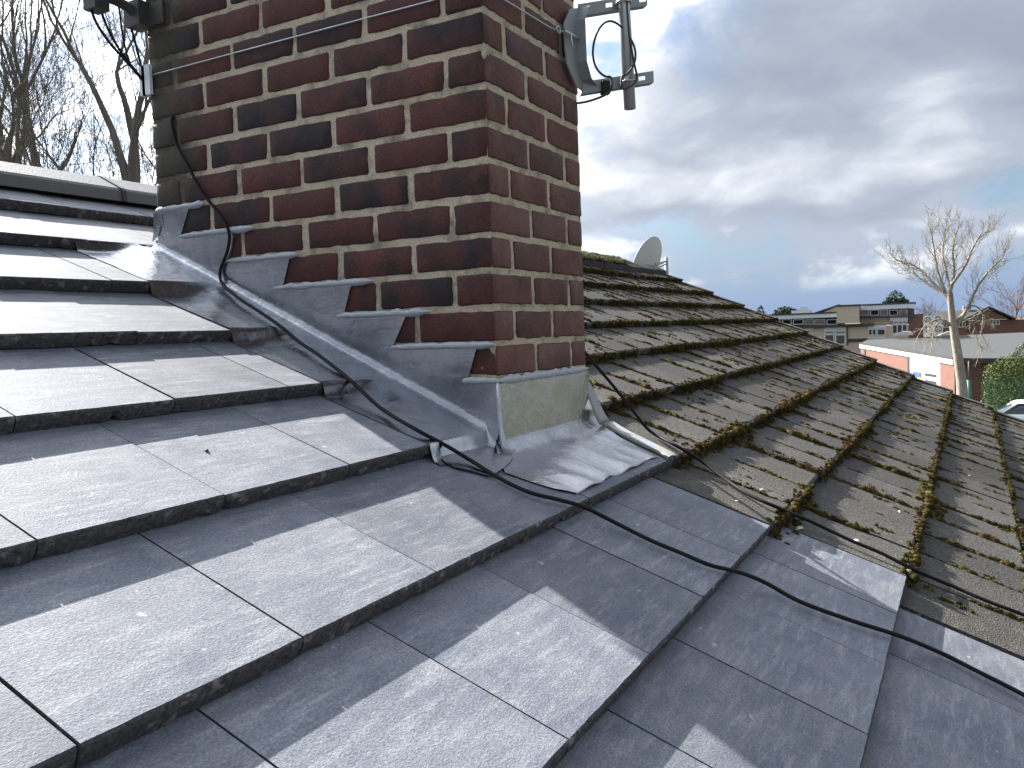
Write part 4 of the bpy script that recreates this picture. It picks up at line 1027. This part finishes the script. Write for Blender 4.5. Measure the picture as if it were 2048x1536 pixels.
# ------------------------------------------------------------------ buildings beyond the roof
class Facade:
    """a vertical front: a = metres along it, z = height, off = metres out of it towards the street"""
    def __init__(s, u, v, dist, turn=0.):
        s.o = far(u, v, dist); d = ray(u, v); yaw = math.atan2(d.x, d.y) + R(turn); s.n = Vector((-math.sin(yaw), -math.cos(yaw), 0)); s.e = Vector((math.cos(yaw), -math.sin(yaw), 0))
    def az(s, u, v): q = hitp(u, v, s.n, s.n.dot(s.o)); return (q - s.o).dot(s.e), q.z
    def pt(s, a, z, off=0.): q = s.o + s.e * a + s.n * off; return Vector((q.x, q.y, z))
    def box(s, mb, a0, a1, z0, z1, f, back): mb.hexa([s.pt(a0, z0, f), s.pt(a1, z0, f), s.pt(a1, z0, -back), s.pt(a0, z0, -back), s.pt(a0, z1, f), s.pt(a1, z1, f), s.pt(a1, z1, -back), s.pt(a0, z1, -back)])
    def rect(s, name, m, par, u0, v0, u1, v1, f=.05, back=.1):
        a0, z1 = s.az(u0, v0); a1, z0 = s.az(u1, v1)
        um = .5 * (u0 + u1); z1 = s.az(um, v0)[1]; z0 = s.az(um, v1)[1]
        mb = MB(); s.box(mb, a0, a1, z0, z1, f, back); return mb.build(name, MT[m], par)
    def window(s, par, u0, v0, u1, v1, f=.04, bars=0, name='window', fr=.06, glass='window_glass', tilt=False):
        a0 = s.az(u0, v0)[0]; a1 = s.az(u1, v1)[0]; um = .5 * (u0 + u1); z1 = s.az(um, v0)[1]; z0 = s.az(um, v1)[1]
        mb = MB(); s.box(mb, a0, a1, z1 - fr, z1, f + .05, .05); s.box(mb, a0, a1, z0, z0 + fr, f + .05, .05); s.box(mb, a0, a0 + fr, z0 + fr, z1 - fr, f + .05, .05); s.box(mb, a1 - fr, a1, z0 + fr, z1 - fr, f + .05, .05)
        for k in range(bars): a = a0 + (a1 - a0) * (k + 1) / (bars + 1); s.box(mb, a - fr / 2, a + fr / 2, z0 + fr, z1 - fr, f + .045, .05)
        w = mb.build(name, MT['white_paint'], par); mb = MB(); g = f + .01
        if tilt: mb.hexa([s.pt(a0 + fr, z0 + fr, g + .28), s.pt(a1 - fr, z0 + fr, g + .28), s.pt(a1 - fr, z0 + fr, g + .25), s.pt(a0 + fr, z0 + fr, g + .25), s.pt(a0 + fr, z1 - fr, g), s.pt(a1 - fr, z1 - fr, g), s.pt(a1 - fr, z1 - fr, g - .03), s.pt(a0 + fr, z1 - fr, g - .03)])
        else: s.box(mb, a0 + fr, a1 - fr, z0 + fr, z1 - fr, g, .0)
        mb.build('pane', MT[glass], w); return w
SF = Facade(1690, 650, 76, 4.)
sch = thing('school_building', 'tan school block with clerestory windows beyond the mossy roof', 'building', (SF.o.x, SF.o.y, GZ))
# lower range with the left clerestory
SF.rect('wall', 'render_tan', sch, 1520, 655, 1845, 830, 0, 8.); SF.rect('upper_wall', 'panel_brown', sch, 1520, 637, 1680, 655, -.6, 6.)
SF.rect('roof_edge', 'dark_trim', sch, 1515, 626.5, 1684, 629.5, .35, 7.); SF.rect('fascia', 'fascia_grey', sch, 1515, 629.5, 1683, 637, .3, 1.2); SF.rect('ledge', 'dark_trim', sch, 1520, 650.5, 1748, 655.5, .35, 1.)
for u0, u1, tl in ((1541, 1561, False), (1564, 1583, True), (1585.5, 1607, True), (1609, 1628, False), (1629, 1650.5, False), (1653, 1674, True)): SF.window(sch, u0, 638.5, u1, 649.5, -.5, fr=.07, glass='window_glass' if tl else 'panel_brown', tilt=tl)
# stair tower
SF.rect('tower_wall', 'render_tan', sch, 1674.5, 612.5, 1719.5, 646, .6, 5.); SF.rect('tower_trim', 'dark_trim', sch, 1673.5, 609.5, 1720.5, 612.5, .7, 5.2)
a0, z0 = SF.az(1632, 628); a1, z1 = SF.az(1674.5, 611.5); mb = MB(); mb.prism([SF.pt(a0, z0, -1.5), SF.pt(a1, z0, -1.5), SF.pt(a1, z1, -1.5)], SF.n * -3.); mb.build('gable_wall', MT['brick_buff'], sch); mb = MB(); mb.prism([SF.pt(a0 - .3, z0, -1.4), SF.pt(a1, z1, -1.4), SF.pt(a1, z1 + .14, -1.4), SF.pt(a0 - .3, z0 + .14, -1.4)], SF.n * -3.2); mb.build('gable_coping', MT['dark_trim'], sch)
# right clerestory
SF.rect('upper_wall', 'panel_brown', sch, 1720.5, 619, 1829, 650, -.5, 5.); SF.rect('roof_edge', 'dark_trim', sch, 1718, 606.5, 1832, 609.5, .4, 6.); SF.rect('fascia', 'fascia_grey', sch, 1719.7, 609.5, 1830, 618, .35, 1.); SF.rect('ledge', 'dark_trim', sch, 1717, 632, 1829, 635.5, .3, .8); SF.rect('spandrel', 'brick_buff', sch, 1720.5, 635.5, 1800, 650, -.2, .3)
for u0, u1, tl in ((1721, 1738, False), (1740, 1758, True), (1760, 1776, False), (1778, 1796, True), (1798, 1815, False)): SF.window(sch, u0, 619.5, u1, 631.5, -.4, fr=.07, glass='window_glass' if tl else 'panel_brown', tilt=tl)
mb = MB(); q = SF.pt(*SF.az(1725, 614), .42); mb.tube([q, q + SF.n * .12], .10, 12); mb.build('lamp', MT['white_plastic'], sch)
# ground floor openings
SF.rect('infill_panel', 'white_paint', sch, 1610, 655.8, 1627, 661, .04, .1); SF.rect('infill_panel', 'fascia_grey', sch, 1648.5, 654.8, 1692.5, 661.5, .05, .1)
SF.window(sch, 1649, 662, 1669, 668, .02, fr=.08); SF.window(sch, 1670, 662, 1692, 668, .02, fr=.08); SF.window(sch, 1649, 668.5, 1669, 690, .02, fr=.08); SF.window(sch, 1670, 668.5, 1692, 690, .02, fr=.10, name='door')
SF.rect('downpipe', 'dark_trim', sch, 1694, 655, 1696, 690, .15, .1); SF.rect('plinth', 'dark_trim', sch, 1697, 677, 1748, 684, .06, .1)
SF.rect('infill_panel', 'fascia_grey', sch, 1735.5, 651, 1772, 657, .05, .1); SF.window(sch, 1736, 657.5, 1753, 671, .02, 1, fr=.07); SF.window(sch, 1754, 657.5, 1771, 671, .02, 0, fr=.07); SF.rect('infill_panel', 'white_paint', sch, 1735.5, 673, 1772, 677, .07, .1)
SF.rect('infill_panel', 'fascia_grey', sch, 1780, 634, 1816, 642, .05, .1); SF.window(sch, 1786, 642.5, 1815, 648, .03, 2, fr=.07); SF.window(sch, 1784, 648.5, 1815, 667, .03, 2, fr=.07); SF.rect('brick_panel', 'brick_brown', sch, 1817, 628, 1847, 676, .03, .4)
# far plant on the school roof
q = far(1605, 622, 100); mb = MB(); e = SF.e
mb.box(q - e * 1.2 + Vector((0, 0, -.4)), e * 2.0, -SF.n * 2., (0, 0, .5)); mb.box(q - e * .2 + Vector((0, 0, .1)), e * .7, -SF.n * .8, (0, 0, .35))
pl = mb.build('roof_plant', MT['fascia_grey']); tag(pl, 'pale plant housing on a distant roof above the left clerestory', 'plant housing')
# wall mounted air conditioning units
AF = Facade(1866, 650, 74, 0.)
for i, (u0, v0, u1, v1, lab) in enumerate(((1847, 632, 1864, 647, 'upper left white air conditioning unit with round fan'), (1867, 631, 1885, 646, 'upper right white air conditioning unit with round fan'), (1848, 650, 1865, 666.5, 'lower left white air conditioning unit with round fan'), (1867.5, 649.5, 1886, 666, 'lower right white air conditioning unit with round fan'))):
    a0, z1 = AF.az(u0, v0); a1, z0 = AF.az(u1, v1); root = thing('air_conditioner', lab, 'air conditioner', AF.pt((a0 + a1) / 2, z0), 'air conditioning units on the school wall')
    mb = MB(); AF.box(mb, a0, a1, z0, z1, .15, .2); mb.build('casing', MT['ac_white'], root); c = AF.pt((a0 + a1) / 2, (z0 + z1) / 2, .155); rr = (z1 - z0) * .34
    mb = MB(); mb.tube([c + AF.e * (rr * math.cos(k * .3142)) + Vector((0, 0, rr * math.sin(k * .3142))) for k in range(21)], .025, 5, False); mb.build('fan_grille', MT['dark_trim'], root)
    for k in range(4): mb = MB(); a = k * 1.571 + .4; d1 = AF.e * math.cos(a) + Vector((0, 0, math.sin(a))); d2 = AF.e * math.cos(a + .6) + Vector((0, 0, math.sin(a + .6))); mb.prism([c, c + d1 * rr * .9, c + d2 * rr * .9], AF.n * .01); mb.build('fan_blade', MT['panel_brown'], root)
for u0, u1, lab in ((1786, 1828, 'white rooflight in front of the school window'), (1875, 1912, 'white rooflight in front of the brown brick house')):
    a0, z0 = AF.az(u0, 670); a1, z1 = AF.az(u1, 662.5); mb = MB(); mb.prism([AF.pt(a0, z0, 2.), AF.pt(a1, z0, 2.), AF.pt(a1 - .2, z1, 2.), AF.pt(a0 + (a1 - a0) * .55, z1 + .05, 2.)], AF.n * -.8); tag(mb.build('rooflight', MT['white_paint']), lab, 'rooflight')
# dark brick house at the right
HF = Facade(1960, 645, 92, -4.)
hs_ = thing('brick_house', 'dark brown brick house with gable behind the bare tree', 'house', (HF.o.x, HF.o.y, GZ))
HF.rect('wall', 'brick_brown', hs_, 1884, 640, 2120, 840, 0, 6.)
ga, gz = HF.az(1977, 615.5); la, lz = HF.az(1929, 641); ra_, rz_ = HF.az(2025, 638); mb = MB(); mb.prism([HF.pt(la + .3, lz, .3), HF.pt(ra_ - .3, lz, .3), HF.pt(ga, gz - .15, .3)], HF.n * -.4); mb.build('gable_wall', MT['brick_brown'], hs_)
mb = MB(); up = Vector((0, 0, .16)); mb.prism([HF.pt(la - .2, lz - .08, .55), HF.pt(ga, gz, .55), HF.pt(ga, gz, .55) + up, HF.pt(la - .2, lz - .08, .55) + up], HF.n * -7); ro_ = mb.build('roof', MT['roof_brown'], hs_)
mb = MB(); mb.prism([HF.pt(ga, gz, .55), HF.pt(ra_ + .2, lz - .08, .55), HF.pt(ra_ + .2, lz - .08, .55) + up, HF.pt(ga, gz, .55) + up], HF.n * -7); mb.build('roof', MT['roof_brown'], hs_)
mb = MB(); mb.prism([HF.pt(la - .2, lz - .10, .60), HF.pt(ga, gz - .02, .60), HF.pt(ga, gz - .02, .60) - up * .6, HF.pt(la - .2, lz - .10, .60) - up * .6], HF.n * -.06); mb.build('bargeboard', MT['white_paint'], hs_)
ma, mz = HF.az(1884, 641); mr, mrz = HF.az(1884, 622); mb = MB(); mb.prism([HF.pt(ma - .4, mz - .05, .4), HF.pt(ma - .4, mrz, -3.), HF.pt(ma - .4, mz - .05, -6.4)], HF.e * (ga - ma + .4)); mb.build('main_roof', MT['roof_brown'], hs_)
mb = MB(); q = HF.az(1938, 612); HF.box(mb, q[0] - .35, q[0] + .35, mrz - .6, q[1], -2.6, 3.4); mb.build('chimney', MT['brick_buff'], hs_)
HF.window(hs_, 1887, 643.5, 1906, 655, .03, 2, fr=.07); HF.window(hs_, 1913, 642.5, 1931, 655, .03, 2, fr=.07); HF.window(hs_, 1985, 640, 1999, 650, .03, 1, fr=.07)
HF.rect('downpipe', 'dark_trim', hs_, 1935, 643, 1937, 664, .12, .1)
# low building with monopitch felt roof and pink brick end wall
A = far(1721, 686, 66); B = far(1909, 716, 49)
C = far(2130, 717, 49.5); pn = (B - A).cross(C - A).normalized(); D = hitp(2130, 661, pn, pn.dot(A)); A2 = hitp(1736, 679, pn, pn.dot(A))
low = thing('annexe_building', 'low pink brick annexe with dark felt roof and white fascia', 'building', (A.x, A.y, GZ))
mb = MB(); dz = Vector((0, 0, -.16)); mb.add([A, B, C, D, A2] + [p + dz for p in (A, B, C, D, A2)], [(0, 1, 2, 3, 4), (9, 8, 7, 6, 5), (0, 5, 6, 1), (1, 6, 7, 2), (2, 7, 8, 3), (3, 8, 9, 4), (4, 9, 5, 0)]); mb.build('roof', MT['felt_roof'], low)
ab = (B - A); abh = Vector((ab.x, ab.y, 0)).normalized(); out = abh.cross(Vector((0, 0, 1))); out = out if out.dot(CAM - A) > 0 else -out
def slab(p, q, h0, h1, f, t, name, m):      # a strip along the sloping end wall, h0..h1 below its top line
    mb = MB(); o0 = out * f; o1 = out * (f - t); zz = lambda v, h: v + Vector((0, 0, -h)); mb.hexa([zz(p, h1) + o0, zz(q, h1) + o0, zz(q, h1) + o1, zz(p, h1) + o1, zz(p, h0) + o0, zz(q, h0) + o0, zz(q, h0) + o1, zz(p, h0) + o1]); return mb.build(name, MT[m], low)
slab(A, B, -.03, .08, .10, .2, 'roof_trim', 'dark_trim'); slab(A, B, .08, .36, .08, .15, 'fascia', 'white_paint')
def onwall(t, h): return A + ab * t + Vector((0, 0, -h))
def wallbox(t0, t1, z0, z1, f, t, name, m, par=None):
    p0, p1 = A + ab * t0, A + ab * t1; mb = MB(); o0, o1 = out * f, out * (f - t); V = [Vector((p.x, p.y, z)) + o for z in (z0, z1) for p, o in ((p0, o0), (p1, o0), (p1, o1), (p0, o1))]; mb.hexa(V); return mb.build(name, MT[m], par or low)
mb = MB(); pA, pB, pM = A + Vector((0, 0, -.3)), B + Vector((0, 0, -.3)), None
mb.prism([pA, A + ab * .60 + Vector((0, 0, -.3)), Vector(((A + ab * .60).x, (A + ab * .60).y, GZ)), Vector((A.x, A.y, GZ))], out * -.3); mb.build('end_wall', MT['brick_pink'], low)
mb = MB(); q0, q1 = A + ab * .60, A + ab * .885; mb.prism([q0 + Vector((0, 0, -.3)), q1 + Vector((0, 0, -.3)), Vector((q1.x, q1.y, GZ)), Vector((q0.x, q0.y, GZ))], out * -.25); mb.build('boarded_wall', MT['white_paint'], low)
mb = MB(); q0 = q1; q1 = B; mb.prism([q0 + Vector((0, 0, -.3)), q1 + Vector((0, 0, -.3)), Vector((q1.x, q1.y, GZ)), Vector((q0.x, q0.y, GZ))], out * -.3); mb.build('corner_pier', MT['brick_pink'], low)
mb = MB(); bc = (C - B); nb = Vector((bc.y, -bc.x, 0)).normalized(); nb = nb if nb.dot(CAM - B) > 0 else -nb; mb.prism([B + Vector((0, 0, -.2)) - nb * .3, C + Vector((0, 0, -.2)) - nb * .3, Vector((C.x, C.y, GZ)) - nb * .3, Vector((B.x, B.y, GZ)) - nb * .3], nb * -.3); mb.build('side_wall', MT['brick_brown'], low)
mb = MB(); mb.prism([B + Vector((0, 0, -.02)) + nb * .05, C + Vector((0, 0, -.02)) + nb * .05, C + Vector((0, 0, -.26)) + nb * .05, B + Vector((0, 0, -.26)) + nb * .05], nb * -.12); mb.build('gutter_board', MT['dark_trim'], low)
def zpix(t, v): p = A + ab * t; d = math.hypot(p.x - CAM.x, p.y - CAM.y); u = 1721 + (1909 - 1721) * t; return far(u, v, d).z
wallbox(.59, .605, GZ, zpix(.6, 712), .05, .1, 'downpipe', 'dark_trim'); wallbox(.06, .075, zpix(.07, 740), zpix(.07, 700), .05, .1, 'downpipe', 'dark_trim')
for t0, t1, v0, v1, nm in ((.63, .735, 742, 790, 'door'), (.745, .875, 741, 752, 'window'), (.745, .875, 754, 775, 'window')):
    w = wallbox(t0, t1, zpix(.7, v1), zpix(.7, v0), .03, .08, nm, 'white_paint'); wallbox(t0 + .013, t1 - .013, zpix(.7, v1) + .08, zpix(.7, v0) - .08, .04, .02, 'pane', 'window_glass', w)
wallbox(.645, .715, zpix(.68, 754), zpix(.68, 743.5), .05, .02, 'blue_notice', 'blue_sign'); wallbox(.69, .725, zpix(.7, 760), zpix(.7, 755), .05, .02, 'yellow_notice', 'yellow_sign')
for t in range(5):      # weatherboards
    h = .36 + .30 * (t + .5)
    if h < 1.2: slab(A + ab * .612, A + ab * .88, h - .15, h + .13, .02, .03, 'weatherboard', 'white_paint')
# mesh fence and its posts
fence = thing('mesh_fence', 'green welded mesh fence in front of the hedge', 'fence', ground_at(2000, 45))
FF = Facade(2000, 770, 45, 0.); aL, ztop = FF.az(1972, 756); aR = aL + 6.5
for k in range(4):
    mb = MB(); a = aL + .05 + k * 2.1; FF.box(mb, a - .03, a + .03, GZ, ztop + .05, .03, .03); mb.build('post', MT['fence_green'], fence)
for k in range(3):
    mb = MB(); a0 = aL + .05 + k * 2.1
    for i in range(41): a = a0 + .05 + i * .05; FF.box(mb, a - .004, a + .004, GZ + .05, ztop, .004, .004)
    for i in range(13): z = GZ + .05 + (ztop - GZ - .1) * i / 12; FF.box(mb, a0, a0 + 2.1, z - .005, z + .005, .012, -.004)
    mb.build('mesh_panel', MT['fence_green'], fence)
ga = ground_at(1938, 45); root = thing('gate_post', 'green metal gate post beside the tree trunk', 'post', ga)
zt = far(1938, 760, 45).z; mb = MB(); mb.tube([ga, Vector((ga.x, ga.y, zt))], .11, 10); mb.build('sleeve', MT['fence_green'], root, smooth=True); mb = MB(); mb.tube([Vector((ga.x, ga.y, zt)), Vector((ga.x, ga.y, far(1938, 722, 45).z))], .045, 8); mb.build('pole', MT['dark_trim'], root, smooth=True)
# parked cars
def car(u, dist, ztop, label, paint, yaw, seed):
    root = thing('parked_car', label, 'car', ground_at(u, dist), 'cars parked by the fence'); b = ground_at(u, dist); cx, sx = math.cos(yaw), math.sin(yaw)
    def P(x, y, z): return (b.x + cx * x - sx * y, b.y + sx * x + cx * y, b.z + z * ztop / 1.5)
    def loft(secs, m, name, par=root, smooth=True):
        V = []; n = len(secs[0]); F = []
        for sec in secs: V += [P(*p) for p in sec]
        for i in range(len(secs) - 1):
            for j in range(n - 1): F.append((i * n + j, i * n + j + 1, (i + 1) * n + j + 1, (i + 1) * n + j))
        F.append(tuple(range(n))); F.append(tuple((len(secs) - 1) * n + k for k in range(n))[::-1]); me = mesh(name, V, F, MT[m], smooth); bm = bmesh.new(); bm.from_mesh(me); bmesh.ops.recalc_face_normals(bm, faces=bm.faces); bm.to_mesh(me); bm.free(); return ob(name, me, par)
    low_ = [(-2.15, .55, .45), (-2.1, .82, .55), (-1.5, .88, .95), (-.6, .90, .98), (.6, .90, .97), (1.3, .88, .92), (2.0, .80, .75), (2.15, .55, .5)]
    secs = []
    for x, w, h in low_: secs.append([(x, -w, .28), (x, -w * 1.02, h * .65), (x, -w * .94, h), (x, 0, h + .04), (x, w * .94, h), (x, w * 1.02, h * .65), (x, w, .28)])
    body = loft(secs, paint, 'body')
    cab = []
    for x, w, h in ((-1.75, .76, .98), (-1.25, .68, 1.38), (-.5, .66, 1.46), (.25, .66, 1.44), (1.15, .78, .95)): cab.append([(x, -.84, .93), (x, -w, h - .02), (x, 0, h + .01), (x, w, h - .02), (x, .84, .93)])
    loft(cab, 'car_glass', 'glasshouse')
    rf = []
    for x, w, h in ((-1.42, .66, 1.33), (-1.2, .69, 1.42), (-.5, .70, 1.50), (.2, .69, 1.475), (.42, .66, 1.40)): rf.append([(x, -w, h - .05), (x, -w * .86, h - .005), (x, 0, h + .02), (x, w * .86, h - .005), (x, w, h - .05)])
    loft(rf, paint, 'roof_panel')
    for x in (-1.3, 1.35):
        for y in (-.82, .82):
            mb = MB(); mb.tube([P(x, y - .1, .31), P(x, y + .1, .31)], .31, 18); wh = mb.build('wheel', MT['rubber'], root); mb = MB(); mb.tube([P(x, y - .105, .31), P(x, y + .105, .31)], .2, 14); mb.build('rim', MT['galvanised'], wh)
    for sx_ in (-1, 1):
        for x0_, x1_ in ((.25, .95), (-.55, -.45), (-1.35, -1.55)):
            mb = MB(); mb.tube([P(x0_, sx_ * .685, 1.42 if x0_ > -1 else 1.36), P(x1_, sx_ * .83, .96)], .035, 5); mb.build('pillar', MT[paint], root)
        mb = MB(); mb.tube([P(2.08, sx_ * .55, .62), P(2.14, sx_ * .55, .62)], .1, 10); mb.build('headlight', MT['white_plastic'], root)
    return root
vyaw = math.atan2(ray(2040, 800).y, ray(2040, 800).x)
car(2046, 42.2, 1.5, 'white parked car showing its roof past the mossy verge', 'car_white', vyaw + R(95), 1); car(2090, 44.2, 1.58, 'silver grey car parked behind the white one', 'car_grey', vyaw + R(92), 2)
